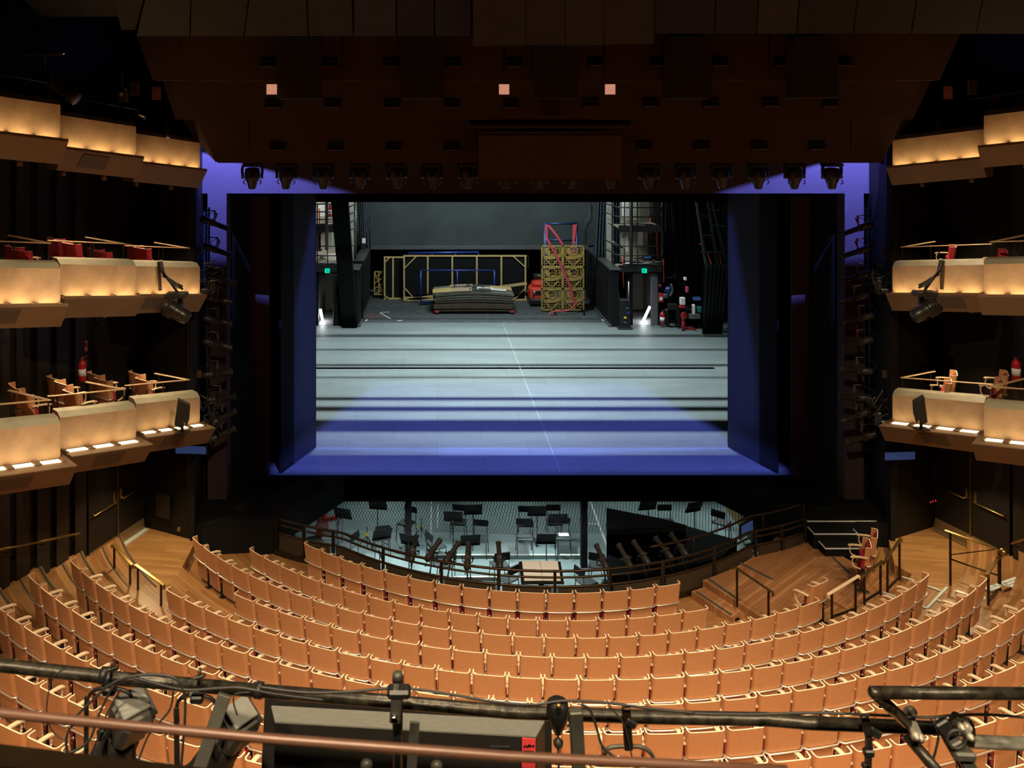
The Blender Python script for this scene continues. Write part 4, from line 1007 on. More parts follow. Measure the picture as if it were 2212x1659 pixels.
# ---------------------------------------------------------------- profile lanterns
def orient(o, loc, d, roll=0):
    WM[o.name] = Matrix.Translation(Vector(loc))@(Vector(d).to_track_quat('Y','Z').to_matrix()@Matrix.Rotation(roll,3,'Y')).to_4x4()@Matrix.Scale(o.scale[0],4)
    o.location = loc; o.rotation_euler = (Vector(d).to_track_quat('Y','Z').to_matrix()@Matrix.Rotation(roll,3,'Y')).to_euler()
def lantern():
    t = thing('profile_spotlight', 'x', 'spotlight')
    MB().lathe((0,-.34,0),(0,1,0),[(0,.03),(.015,.06),(.05,.075),(.17,.08),(.22,.07),(.25,.065)],14).build('lamp_house', LANT, t, True)
    MB().box((0,-.055,0),(.14,.10,.14), b=.015).build('gate', LANT, t, True)
    MB().lathe((0,-.01,0),(0,1,0),[(0,.058),(.30,.058),(.305,.070),(.34,.070),(.345,.058)],14).build('lens_tube', LANT, t, True)
    for k in range(3): MB().lathe((0,-.30+.045*k,0),(0,1,0),[(0,.083),(.012,.083)],14).build('cooling_rib', STEEL, t, True)
    MB().tube(catmull([(-.115,-.05,0),(-.12,-.05,.14),(-.07,-.05,.22),(.07,-.05,.22),(.12,-.05,.14),(.115,-.05,0)],4), .013, 6).build('yoke', STEEL, t, True)
    for s in (-1,1): MB().cyl((s*.10,-.05,0),(s*.16,-.05,0),.028,8).build('knob', STEEL, t, True)
    MB().tube(catmull([(0,-.33,.05),(.03,-.40,.10),(.06,-.30,.22),(.02,-.08,.25)],4), .008, 5).build('cable_tail', STEEL, t, True)
    MB().box((0,.30,.088),(.05,.02,.02)).build('clip', GREYM, t, True)
    return t
LA = lantern(); LA_used = False
def put_lantern(loc, d, lb, g, roll=0, scale=1):
    global LA_used
    if LA_used: r = dup(LA, (0,0,0))
    else: r = LA; LA_used = True
    r.scale = (scale,)*3; orient(r, loc, d, roll); r['label'] = lb; r['group'] = g
    return r
YLD = 19.55
for sd, us, vs_, sx, xp in (('left',(464,470,480,470,470,470,470,476,480,478),(483,541,606,647,694,745,808,861,903,940),1,446),('right',(1853,1851,1854,1845,1855,1852,1851,1846,1850,1862),(494,544,597,645,688,740,800,859,899,946),-1,1879)):
    lad = thing('lighting_ladder', 'vertical lighting ladder beside the %s edge of the proscenium' % sd, 'lighting ladder', W(xp,900,YLD))
    for dx in (0, .22): MB().cyl(W(xp,450,YLD)+V(0,dx,0), W(xp,985,YLD)+V(0,dx,0), .022, 8).build('upright', STEEL, lad)
    for k in range(14): MB().cyl(W(xp,455+40*k,YLD), W(xp,455+40*k,YLD)+V(0,.22,0), .012, 6).build('rung', STEEL, lad)
    for i, (u, v) in enumerate(zip(us, vs_)):
        tilt = (-.42,-.40,-.34,-.34,-.32,-.34,-.02,.02,.38,.30)[i]
        if sd == 'right': tilt = (-.42,-.38,-.36,-.36,-.30,-.30,-.02,-.08,-.5,-.45)[i]
        c = W(u,v,YLD)
        put_lantern(c, (sx*.9,.35,tilt), 'black profile spotlight on the %s ladder by the proscenium, %s from the top' % (sd, nth(i+1)), 'spotlights on the %s lighting ladder' % sd)
        hk = c+V(0,0,.27)
        MB().tube([W(xp,v,YLD)+V(0,0,.29), hk+V(0,0,.02)], .012, 6).build('hanging_arm', CHROME if i < 8 else STEEL, lad)
        MB().box((hk+c)/2+V(0,0,.08), (.03,.03,.16)).build('strap', RED if (sd == 'right' and i in (0,1,4,5)) else GREYM, lad)
        MB().tube(catmull([hk, hk+V(-sx*.16,0,-.10), hk+V(-sx*.26,0,-.32), c+V(-sx*.30,0,.0)],4), .007, 5).build('cable', GREYM if i%2 else STEEL, lad)
    for i, v in enumerate((512,577,622,660,700,778,808,842) if sd == 'left' else (518,577,618,657,697,768,801,838)):
        c = W(583 if sd == 'left' else 1714, v, 21.9)
        put_lantern(c, (sx,.2,-.1 if i < 5 else .05), 'spotlight peeping out behind the %s portal panel, %s from the top' % (sd, nth(i+1)), 'spotlights behind the %s portal panel' % sd, scale=.8)
# ten lanterns clamped inside the pit rail, five left and five right
for i, (u0, v0, u1, v1) in enumerate(((888,1212,900,1158),(924,1206,948,1170),(963,1213,988,1176),(1009,1222,1011,1180),(1080,1224,1077,1178),(1309,1224,1291,1184),(1361,1222,1340,1183),(1400,1216,1371,1173),(1450,1205,1418,1164),(1482,1198,1452,1157))):
    Y0 = 17.9 if 900 < (u0+u1)/2 < 1420 else 18.5
    a, b = W(u0,v0,Y0), W(u1,v1,Y0+.34); d = (b-a)
    ln = put_lantern((a+b)/2, d, 'bronze-black spotlight leaning over the pit rail, %s from the left' % nth(i+1), 'spotlights on the pit rail', roll=PI, scale=max(.85, d.length/.62))
    MB().tube([(a+b)/2-V(0,0,.05), V(a.x, Y0-.1, -.72)], .016, 6).build('stem', STEEL, ln)
MB().tube([rp(a,0)*0+V(RC[0]+6.0*math.sin(R_(a)), RC[1]-6.0*math.cos(R_(a)), -.72) for a in range(-22,28,2)], .024, 8).build('lantern_pipe', STEEL, label='black pipe behind the pit rail carrying the spotlights', category='pipe')
# moving lamps bracketed to the middle boxes
for sd, u0, v0, sx in (('left',346,568,1),('right',2034,565,-1)):
    Yb = 17.6
    q = lambda u, v, dy=0: W(u0+sx*(u-346), v0+(v-568), Yb+dy)
    t = thing('bracket_lamp', 'moving lamp on a cable-wrapped bracket on the %s middle box front' % sd, 'moving lamp', q(365,640))
    MB().bar(q(343,565,-.05), q(346,628,-.10), .06, .03).build('strap', GRILL, t)
    MB().tube([q(347,566,-.08), q(352,590,-.2), q(370,612,-.3), q(385,634,-.35)], .028, 6).build('bracket_arm', LANT, t)
    MB().tube([q(352,596,-.25), q(372,606,-.35), q(395,625,-.38)], .022, 6).build('bracket_arm', LANT, t)
    for k in range(5):
        MB().tube(catmull([q(346+k,562,-.12), q(349+k*2,580+3*k,-.25), q(362+3*k,600+2*k,-.4), q(376+k*4,624,-.4)],4), .010, 5).build('cable', (STEEL,GREYM)[k%2], t)
    MB().tube([q(380,612,-.3), q(394,620,-.3)], .03, 8).tube([q(374,610,-.3),q(380,612,-.3)], .016, 6).build('clamp', LANT, t)
    MB().box(q(382,637,-.38), (.40,.26,.10), b=.02).build('base', LANT, t)
    MB().bar(q(372,642,-.5), q(366,668,-.5), .07, .05).build('yoke', LANT, t); MB().bar(q(389,642,-.3), q(392,675,-.3), .10, .05).build('yoke', LANT, t)
    a, b = q(360,662,-.42), q(408,689,-.42); ax = (b-a).normalized()
    MB().lathe(a-ax*.08, ax, [(0,.06),(.02,.14),(.10,.17),(.22,.175),(.30,.14),(.38,.15),(.55,.13),(.58,.10)], 14).build('head', HEADB, t)
    for k in range(4): MB().lathe(a+ax*(.02+.05*k), ax, [(0,.182),(.02,.182)], 14).build('cooling_rib', STEEL, t)
    # monitor shrouded in cloth on the lower shelf
    ym = 17.35
    m = lambda u, v, dy=0: W(u0+sx*(u-346)*(.85 if sx < 0 else 1)-(4 if sx < 0 else 0), v-(7 if sx < 0 else 0), ym+dy)
    t2 = thing('shrouded_monitor', 'monitor under a dark cloth standing on the %s lower box shelf' % sd, 'monitor', m(394,930))
    MB().prism([m(385,864), m(411,877), m(409,905), m(403,922), m(398,912), m(392,925), m(380,921), m(377,918)], (sx*-.05,.16,0)).build('cloth', mat('charcoal_cloth', (.045,.036,.028), .9, noise=.3, scale=12, bump=.3), t2)
    MB().cyl(m(393,935,.08), m(394,915,.08), .03, 8).build('stand', STEEL, t2); MB().box(m(394,932,.06)-V(0,0,.01), (.28,.2,.02), b=.005).build('foot', STEEL, t2)
    # blue-lit caption screen under the lower boxes
    u, v = (412,972) if sx > 0 else (1944,985)
    t3 = thing('caption_screen', 'long dim blue screen hanging under the %s lower box' % sd, 'screen', W(u,v,18.75))
    MB().box(W(u,v,18.75)+V(0,.03,0), (.71,.05,.205), R_(-4*sx)).build('casing', BLACK, t3); MB().box(W(u,v,18.75), (.66,.012,.16), R_(-4*sx)).build('screen', BLUESCR, t3)
    # little spotlight on the upper coping, cable tangle by the ladder
    u, v = (361,288) if sx > 0 else (2027,277)
    t4 = thing('small_spotlight', 'small black spotlight standing on the %s upper box rim' % sd, 'spotlight', W(u,v+10,17.9))
    MB().lathe(W(u,v-14,17.9),(0,-.2,-1),[(0,.02),(.02,.06),(.16,.07),(.20,.08),(.22,.06)],12).build('body', LANT, t4)
    MB().cyl(W(u,v-14,17.9), W(u,v-44,17.9), .012, 6).build('stem', STEEL, t4)
    MB().lathe(W(u,v+9,17.85),(0,-.2,-1),[(0,.065),(.012,.05)],12).build('lens', CHROME, t4)
    for kk, (v1, nm) in enumerate(((590,'middle'),(875,'lower'))):
        t5 = thing('cable_bundle', 'tangle of cables and clamps at the end of the %s %s box' % (sd, nm), 'cables', W(452 if sx > 0 else 1905, v1, 18.9))
        for k in range(9):
            c = W((448+random.uniform(-14,22)) if sx > 0 else (1908+random.uniform(-26,12)), v1+random.uniform(-16,22), 18.9+random.uniform(-.15,.15))
            MB().tube(catmull([c, c+V(random.uniform(-.2,.2),0,random.uniform(-.15,.15)), c+V(random.uniform(-.25,.25),0,random.uniform(-.25,.1)), c+V(random.uniform(-.3,.3),0,random.uniform(-.3,.2))],4), .009, 5).build('cable', (STEEL,GREYM,BRONZE)[k%3], t5)
        c = W(458 if sx > 0 else 1897, v1+30, 19); MB().box(c,(.10,.14,.30), b=.02).box(c+V(-.1*sx,0,-.08),(.26,.14,.10), b=.02).build('clamp_box', LANT, t5)
    # amplifier panels on the dark wall
    for kk, v1 in enumerate((541,808)):
        t6 = thing('patch_panel', 'dim red patch panel on the dark wall, %s one on the %s' % (('upper','lower')[kk], sd), 'panel', W(415 if sx > 0 else 1928, v1, 19.2))
        c = W(416 if sx > 0 else 1926, v1, 19.2); MB().box(c,(.40,.03,.16)).build('plate', GRILL, t6)
        for k in range(6): MB().box(c+V(-.13+.052*k+(.03 if k > 2 else 0),-.02,.03*(-1)**k),(.022,.012,.022)).build('socket', BRASS, t6)
    # framed plates in the dark corners high up
    u, v = (338,201) if sx > 0 else (2048,200)
    t7 = thing('framed_plate', 'small rust-coloured glossy plate hanging in the dark %s corner' % sd, 'plate', W(u,v,17.6))
    MB().box(W(u,v,17.6),(.19,.03,.27), b=.008).build('frame', GRILL, t7); MB().box(W(u,v,17.58),(.165,.012,.245)).build('plate', mat('rust_plate', (.55,.17,.10), .35, noise=.6, scale=7), t7)
    MB().tube([W(u-4,v-14,17.6),W(u+2,v-24,17.6),W(u+8,v-14,17.6)], .008, 5).build('hanger', STEEL, t7)
# odds at the upper left: a long spotlight, a meter box on a rod, small fittings
a, b = W(92,163,14.5), W(168,215,14.5)
t = thing('long_spotlight', 'long dark spotlight pointing down over the farthest upper left box', 'spotlight', a)
ax = (b-a).normalized(); Lg = (b-a).length
MB().lathe(a, ax, [(0,.05),(.03,.09),(Lg*.3,.10),(Lg*.35,.085),(Lg*.7,.085),(Lg*.78,.115),(Lg*.98,.12),(Lg,.10)], 14).build('body', LANT, t)
MB().tube([W(96,172,14.5),W(98,150,14.4),W(110,142,14.4),W(112,168,14.4)], .016, 6).build('yoke', STEEL, t)
MB().cyl(W(95,60,14.5), W(97,150,14.5), .014, 6).build('hanging_rod', STEEL, t)
MB().box(W(94,116,14.5),(.6,.06,.05), b=.01).build('cross_arm', LANT, t); MB().lathe(W(137,114,14.45),(0,-1,0),[(0,.035),(.03,.03)],10).build('bright_ring', CHROME, t)
t = thing('meter_box', 'grey meter box with a white label hanging at the upper left', 'box', W(265,208,16.5))
MB().box(W(265,209,16.5),(.19,.10,.19), b=.01).build('casing', GRILL, t); MB().box(W(262,204,16.44),(.06,.01,.05)).build('white_label', PAPER, t)
MB().cyl(W(264,90,16.5), W(264,200,16.5), .010, 6).build('rod', STEEL, t); MB().lathe(W(271,192,16.45),(0,-1,0),[(0,.035),(.03,.03)],10).build('ring', GREYM, t)
for i, (u, v, lb) in enumerate(((291,191,'dim brown panel hanging left of the rust plate in the upper left corner'),(2101,188,'dim brown panel in the upper right corner'),(2150,210,'dim grey panel at the far upper right'))):
    MB().box(W(u,v,17.4),(.19,.05,.28 if i < 2 else .19), b=.01).build('hung_panel', GRILL, label=lb, category='panel')
t = thing('reading_lamp', 'small lamp with a pale label on the second upper left box', 'lamp', W(300,250,16.3))
MB().bar(W(288,243,16.3), W(314,256,16.3), .10, .05).build('shade', STEEL, t); MB().bar(W(300,248,16.24), W(312,253,16.24), .02, .02).build('pale_label', PAPER, t)
MB().tube([W(262,232,16.3),W(272,250,16.3),W(279,258,16.3)], .012, 5).build('arm', GREYM, t)
# ---------------------------------------------------------------- things at the back of the stage
PINE = mat('pale_pine', (.62,.43,.17), .6, noise=.25, scale=5, stretch=(1,1,6))
BLUEP = mat('blue_steel_tube', (.035,.065,.32), .35, .3)
NAVY = mat('navy_steel_tube', (.025,.045,.13), .35, .4)
CARD = mat('grey_board', (.17,.145,.115), .8, noise=.35, scale=4)
CARDD = mat('brown_board', (.105,.072,.045), .8, noise=.35, scale=4)
CARDT = mat('tan_board', (.42,.30,.18), .7)
STRAP = mat('red_strap', (.62,.06,.09), .7)
LATT = mat('ochre_fretwork', (.48,.31,.075), .6, noise=.25, scale=6)
REDM = mat('red_machine_paint', (.62,.045,.025), .35)
YF = 42.8
def flat(u0, u1, v0, v1, Y, xs_, braces, lb):
    a, b = W(u0,v1,Y), W(u1,v0,Y); t = thing('scenery_flat', lb, 'flat', ((a.x+b.x)/2, Y, 0))
    z0, z1 = max(a.z,0.0), b.z
    MB().box(((a.x+b.x)/2, Y+.06, (z0+z1)/2), (b.x-a.x, .02, z1-z0)).build('black_cloth', CLOTH, t)
    w_ = .075
    for z in (z0+w_/2, z1-w_/2): MB().bar((a.x,Y,z),(b.x,Y,z),w_*.6,w_).build('frame_rail', PINE, t)
    for x in xs_:
        X = (x-CX)*Y/F; MB().bar((X,Y,z0),(X,Y,z1),w_,.05).build('frame_stile', PINE, t)
    for (p, q) in braces: MB().bar(W(*p,Y-.01), W(*q,Y-.01), .05, .09, up=(0,-1,0)).build('brace', PINE, t)
    return t
flat(829,876,554,649,43.0,(831,849,874),(((830,568),(843,555)),((830,638),(845,648))),'narrow black backed scenery flat at the left of the rear stage')
flat(871,1138,551,650,42.7,(873,924,977,1030,1083,1135),(((873,580),(900,553)),((873,621),(895,645)),((1108,553),(1136,578)),((1110,647),(1136,623))),'wide black backed scenery flat with pine framing on the rear stage')
for i, (p, q, lb) in enumerate((((880,648),(1138,612),'long pine batten leaning across the wide scenery flat'),((871,644),(945,646),'short pine batten lying at the foot of the scenery flat'))):
    MB().bar(W(*p,42.3), W(*q,42.3), .05, .13).build('pine_batten', PINE, label=lb, category='batten')
t = thing('blue_rack', 'thin blue tube rack standing before the wide scenery flat', 'rack', G(985,660,0))
Yr = 41.78
for u in (909,988,1068): MB().cyl(W(u,584,Yr), V((u-CX)*Yr/F,Yr,.1), .035 if u != 988 else .03, 8).build('upright', BLUEP, t)
MB().cyl(W(908,584,Yr), W(1069,584,Yr), .035, 8).build('top_tube', BLUEP, t); MB().bar(V(W(908,0,Yr).x,Yr,.12),V(W(1069,0,Yr).x,Yr,.12),.3,.10).build('base', NAVY, t)
Yr = 43.15
t = thing('blue_barrier', 'blue tube barrier showing above the scenery flat', 'rack', V(W(960,0,Yr).x,Yr,0))
MB().cyl(W(883,547,Yr), W(1034,545,Yr), .06, 8).build('top_tube', BLUEP, t)
for u in (884,934,984,1033): MB().cyl(W(u,546,Yr), V((u-CX)*Yr/F,Yr,0), .04, 8).build('upright', BLUEP, t)
# stack of boards on a dolly
Ys = 39.75; x0, x1 = W(938,0,Ys).x, W(1109,0,Ys).x
t = thing('board_stack', 'bowed stack of grey and tan boards lying on the rear stage', 'stack', ((x0+x1)/2, Ys+.9, 0))
MB().box(((x0+x1)/2, Ys+.9, .07), (x1-x0+.1, 1.7, .10)).build('dolly', BLACK, t)
for u in (944,1106): MB().box(V(W(u,0,Ys).x,Ys-.02,.10),(.18,.10,.07)).build('dolly_corner', REDM, t)
nb = 15
for i in range(nb):
    z = .13+i*.052; bow = .02+.10*(i/nb); sh = random.uniform(-.06,.06); dy = random.uniform(-.05,.05)
    pts = [V(x0+(x1-x0)*k/6+sh, Ys+.9+dy, z+bow*math.sin(PI*k/6)) for k in range(7)]
    MB().sweep(pts, [(-.88,-.022),(.88,-.022),(.88,.022),(-.88,.022)]).build('board', (CARDD,CARD)[i > 8], t)
for (a, b, y0, y1, m) in ((-.02,.22,.1,1.0,PINE),(.10,.48,.0,.9,CARDT),(.45,.72,.1,.6,GREYM),(.55,.92,.35,.9,WHITE),(.25,.65,.8,1.5,GREYM),(.72,1.0,.7,1.4,PINE),(.2,.5,1.2,1.6,CARDT)):
    xa, xb = x0+(x1-x0)*a, x0+(x1-x0)*b; f = lambda x: .13+nb*.052+.12*math.sin(PI*min(1,max(0,(x-x0)/(x1-x0))))+.012
    MB().sweep([V(xa,Ys+(y0+y1)/2,f(xa)),V((xa+xb)/2,Ys+(y0+y1)/2,f((xa+xb)/2)),V(xb,Ys+(y0+y1)/2,f(xb))], [(-(y1-y0)/2,-.012),((y1-y0)/2,-.012),((y1-y0)/2,.012),(-(y1-y0)/2,.012)]).build('loose_board', m, t)
# fretwork screen on a trolley with red straps
Yl = 40.2; xl0, xl1 = W(1169,0,Yl).x, W(1262,0,Yl).x; zb, zt = W(0,671,Yl).z, W(0,530,Yl).z
t = thing('fretwork_screen', 'ochre fretwork screen of six leaf patterned panels', 'screen', ((xl0+xl1)/2, Yl, zb))
cw, chh = (xl1-xl0)/2, (zt-zb)/3
def fret(c):
    mb = MB(); w2, h2 = cw/2-.05, chh/2-.05; T = .05
    for i in range(9):
        x = -w2+2*w2*i/8; mb.bar((c.x+x,c.y,c.z-h2),(c.x+x,c.y,c.z+h2),.018,.03)
        z = -h2+2*h2*i/8; mb.bar((c.x-w2,c.y+.01,c.z+z),(c.x+w2,c.y+.01,c.z+z),.03,.016)
    for s in (-1,1):
        for k in range(6):
            mb.bar((c.x+s*w2,c.y-.01,c.z+.05),(c.x+s*(w2-.42*w2*(1+math.cos(k*.62))),c.y-.01,c.z+h2*(.05+math.sin(k*.62-.9))),.02,.03)
    P = [V(c.x+.20*math.cos(a),c.y-.03,c.z+.24+.20*math.sin(a)) for a in [2*PI*i/12 for i in range(12)]]
    mb.tube(P, .022, 5, closed=True)
    leaf = [V(c.x-.40+.9*f,c.y-.035,c.z-.12+.30*f*.4+.16*math.sin(PI*f)) for f in [i/8 for i in range(9)]]+[V(c.x-.40+.9*f,c.y-.035,c.z-.12+.30*f*.4-.07*math.sin(PI*f)) for f in [i/8 for i in range(7,0,-1)]]
    mb.prism(leaf, (0,.03,0))
    leaf2 = [V(c.x-.15+.12*math.sin(PI*f)*(1)-.10*f,c.y-.035,c.z+.02+.38*f) for f in [i/6 for i in range(7)]]+[V(c.x-.15-.10*math.sin(PI*f)-.10*f,c.y-.035,c.z+.02+.38*f) for f in [i/6 for i in range(5,0,-1)]]
    mb.prism(leaf2, (0,.03,0))
    mb.bar((c.x-.30,c.y-.02,c.z-.15),(c.x,c.y-.02,c.z-h2),.03,.035).bar((c.x+.30,c.y-.02,c.z-.15),(c.x,c.y-.02,c.z-h2),.03,.035)
    return mb
for i in range(2):
    for j in range(3):
        c = V(xl0+cw*(i+.5), Yl, zb+chh*(j+.5))
        p = fret(c).build('fret_panel', LATT, t); f = MB()
        for s in (-1,1):
            f.bar((c.x+s*(cw/2-.03),Yl,c.z-chh/2),(c.x+s*(cw/2-.03),Yl,c.z+chh/2),.055,.07).bar((c.x-cw/2,Yl,c.z+s*(chh/2-.03)),(c.x+cw/2,Yl,c.z+s*(chh/2-.03)),.07,.055)
        f.build('panel_frame', LATT, p)
tr = thing('flat_trolley', 'blue trolley with a plywood deck under the fretwork screen', 'trolley', ((xl0+xl1)/2+.1, Yl-.2, 0))
MB().box(((xl0+xl1)/2+.22, Yl-.35, zb-.09), (1.62,.9,.05)).build('deck', PINE, tr); MB().box(((xl0+xl1)/2+.22, Yl-.35, zb-.16), (1.6,.88,.09)).build('frame', BLUEP, tr)
for sx in (-.65,.65):
    for sy in (-.3,.3): MB().cyl(((xl0+xl1)/2+.22+sx-.03, Yl-.35+sy, .08),((xl0+xl1)/2+.22+sx+.03, Yl-.35+sy, .08),.08,10).build('wheel', BLACK, tr)
Yb = Yl+.45
fr = thing('tube_tower', 'navy tube tower behind the fretwork screen', 'tower', (W(1212,0,Yb).x, Yb, 0))
for u in (1179,1246):
    for dy in (0,.5): MB().cyl(V(W(u,0,Yb).x,Yb+dy,0), V(W(u,0,Yb).x,Yb+dy,W(0,482,Yb).z), .055, 8).build('upright', NAVY, fr)
for v in (483,519): MB().cyl(W(1177,v,Yb), W(1248,v,Yb), .05, 8).build('cross_tube', NAVY, fr)
for k, pts in enumerate(([(1180,485),(1181,515),(1206,560),(1228,610),(1242,655)],[(1184,486),(1200,505),(1216,529)],[(1244,485),(1238,530),(1240,565)],[(1240,485),(1236,560),(1240,600)])):
    MB().sweep([W(u,v,Yl-.12 if k in (0,) else Yb-.08) for u, v in pts], [(-.05,-.01),(.05,-.01),(.05,.01),(-.05,.01)], up=(0,-1,.01)).build('strap', STRAP, fr)
MB().tube(catmull([W(1186,683,Yl-.75),W(1192,674,Yl-.7),W(1218,672,Yl-.6),W(1232,668,Yl-.6),W(1247,653,Yl-.15)],5), .035, 6).build('loose_strap', STRAP, label='loose red strap trailing over the trolley deck', category='strap')
# red ride-on scrubber half hidden by the screen
Yf = 42.0; c = V(W(1158,0,Yf).x, Yf, 0)
t = thing('scrubber_machine', 'red ride-on machine half hidden behind the fretwork screen', 'machine', c)
MB().box(c+V(.15,0,.55),(1.0,1.2,.62), b=.12).build('body', REDM, t); MB().box(c+V(.2,.1,.95),(.8,.9,.35), b=.15).build('hood', REDM, t)
MB().box(c+V(.15,-.05,.2),(1.05,1.3,.32), b=.08).build('bumper', STEEL, t); MB().cyl(c+V(-.1,.2,1.25),c+V(.6,.2,1.25),.16,10).build('seat_roll', STEEL, t)
MB().lathe(c+V(-.12,-.60,.62),(0,-1,0),[(0,.09),(.03,.08)],10).build('headlamp', CHROME, t); MB().box(c+V(.2,-.6,.62),(.7,.04,.2), b=.02).build('front_plate', STEEL, t)
MB().cyl(c+V(-.2,-.66,.62),c+V(-.2,-.66,.15),.02,6).build('guard', STEEL, t)
# another scrap of fretwork at the far left
t = thing('fretwork_crate', 'ochre lattice crate at the far left of the rear stage', 'crate', V(W(819,0,43.2).x,43.2,0))
a, b = W(809,636,43.2), W(828,587,43.2)
for x in (a.x,b.x,(a.x+b.x)/2): MB().bar((x,43.2,a.z),(x,43.2,b.z),.05,.05).build('post', LATT, t)
for k in range(5): MB().bar((a.x,43.2,a.z+(b.z-a.z)*k/4),(b.x,43.2,a.z+(b.z-a.z)*((k+1)%5)/4),.03,.04).build('lath', LATT, t)
for k in (0,1): MB().bar((a.x,43.2,(a.z,b.z)[k]),(b.x,43.2,(a.z,b.z)[k]),.05,.05).build('rail', LATT, t)
# thin posts, tape marks on the rear floor
for i, (u, v) in enumerate(((787,487),(792,480),(799,467))):
    MB().cyl(W(u,v,43.0), V(W(u,0,43.0).x,43.0,2.4), .035, 6).build('thin_post', STEEL, label='%s thin dark pole from the left on the left rear wall' % nth(i+1), category='pole')
RTAPE = mat('red_tape', (.45,.08,.08), .7)
for (a, b, m, lb) in (((821,676),(844,689),TAPE,'white tape stroke slanting on the left rear floor'),((822,675),(842,674),TAPE,'short white tape stroke on the left rear floor'),((793,679),(819,679),RTAPE,'faded red tape line, upper one on the left rear floor'),((793,685),(819,685),RTAPE,'faded red tape line, lower one on the left rear floor'),((858,693),(870,692),TAPE,'small white scrap at the front edge of the rear floor'),((1300,690),(1304,693),TAPE,'white scrap by the foot of the right steel wall'),((790,694),(793,690),TAPE,'white scrap by the foot of the left steel wall')):
    MB().bar(G(*a,.004), G(*b,.004), .05, .008).build('tape_mark', m, label=lb, category='tape')
FAINT = mat('faint_chalk_line', (.27,.30,.30), .7)
MB().bar(G(1087,701,.001), G(1212,1024,.001), .016, .004).build('centre_line', FAINT, label='faint pale centre line running down the stage floor', category='line')
# ---------------------------------------------------------------- galleries left and right with doors under them
GDECK = mat('worn_gallery_deck', (.42,.36,.27), .7, noise=.4, scale=5)
PALEW = mat('pale_gallery_wall', (.52,.47,.38), .8, noise=.3, scale=2)
REDX = bpy.data.materials['red_paint']
EXIT = mat('exit_sign_green', (.0,.4,.25), .3, emit=(.0,.62,.34), estr=1.3)
def rails(t, pts, zs, posts, r=.028):
    for z in zs: MB().tube([V(p[0],p[1],z) for p in pts], r, 6).build('rail', LANT, t)
    for x, y, z0, z1 in posts: MB().cyl((x,y,z0),(x,y,z1), r, 6).build('post', LANT, t)
def clutter(lb, c, d, n, seed):
    rnd = random.Random(seed); t = thing('cable_heap', lb, 'cables', c)
    for k in range(n):
        p = [V(c[0]+rnd.uniform(-d[0],d[0]), c[1]+rnd.uniform(-.2,.2), c[2]+rnd.uniform(0,d[1])) for _ in range(4)]
        MB().tube(catmull(p,4), .018, 5).build('cable', (GREYM,STEEL,PAPER,STEEL)[k%4], t)
YG = 37.4
ZG1, ZG2 = W(0,575,YG).z, W(0,489,YG).z         # the two decks
# right gallery
g = thing('right_gallery', 'two storey steel gallery with curved rails on the right of the stage', 'gallery', W(1388,580,YG))
for z in (ZG1, ZG2):
    xa, xb = W(1336,0,YG).x, W(1430,0,YG).x
    MB().box(((xa+xb)/2, YG+1.3, z-.05), (xb-xa, 2.6, .06)).build('deck', GDECK, g)
    MB().bar((xa,YG,z-.10),(xb,YG,z-.10),.06,.28).build('edge_beam', LANT, g)
    pts = [(xa-.25,YG+2.4),(xa-.05,YG+.3),(xa+.25,YG-.02),(xb,YG-.02),(xb+.05,YG+.4)]
    zz = [z+.45,z+.85] if z < 2.6 else [z+.40,z+.80,z+1.2]
    rails(g, pts, zz, [(xa+.25,YG,z,zz[-1]),(xa+.25+(xb-xa-.25)*.35,YG,z,zz[-1]),(xb,YG,z,zz[-1])])
MB().cyl(V(W(1363,0,YG).x,YG-.05,0+2.6), V(W(1363,0,YG).x,YG-.05,6.4), .07, 8).build('column', LANT, g)
MB().cyl(V(W(1432,0,YG).x,YG+.1,ZG1), V(W(1432,0,YG).x,YG+.1,6.4), .05, 8).build('column', LANT, g)
MB().box((W(1385,0,YG).x, YG+2.7, 4.6), (1.9,.1,4.6)).build('back_wall', PALEW, g)
for (u, v, w_, h, m, nm) in ((1362,520,.35,1.0,PALEW,'cabinet'),(1381,513,.22,.7,PAPER,'pale_cabinet'),(1412,515,.45,.9,STEEL,'dark_rack'),(1352,452,.25,.8,PAPER,'pale_panel'),(1390,455,.5,1.0,CARD,'grey_panel'),(1415,457,.3,.9,STEEL,'dark_rack')):
    MB().box(W(u,v,YG+2.0),(w_,.4,h), b=.02).build(nm, m, g)
for (p, q) in (((1345,555),(1347,620)),((1405,470),(1404,505)),((1418,490),(1420,560)),((1433,560),(1434,610))):
    MB().cyl(W(*p,YG+1.5 if p[1] < 550 else YG), W(*q,YG+1.5 if p[1] < 550 else YG), .03, 6).build('orange_hose', ORANGE, g)
MB().box(W(1346,508,YG-.1),(.10,.1,.22), b=.01).build('switch_box', GREYM, g); MB().box(W(1398,556,YG-.05),(.42,.12,.20), b=.02).build('blue_screen_unit', VINYL, g)
MB().box(W(1398,556,YG-.13),(.30,.02,.09)).build('blue_screen', BLUESCR, g)
clutter('heap of cables on the lower right gallery deck', W(1390,574,YG+.3), (.9,.18), 16, 3)
MB().tube([W(1324,522,YG-.2),W(1335,530,YG),W(1345,535,YG)], .05, 6).build('rail_end', GREYM, g)
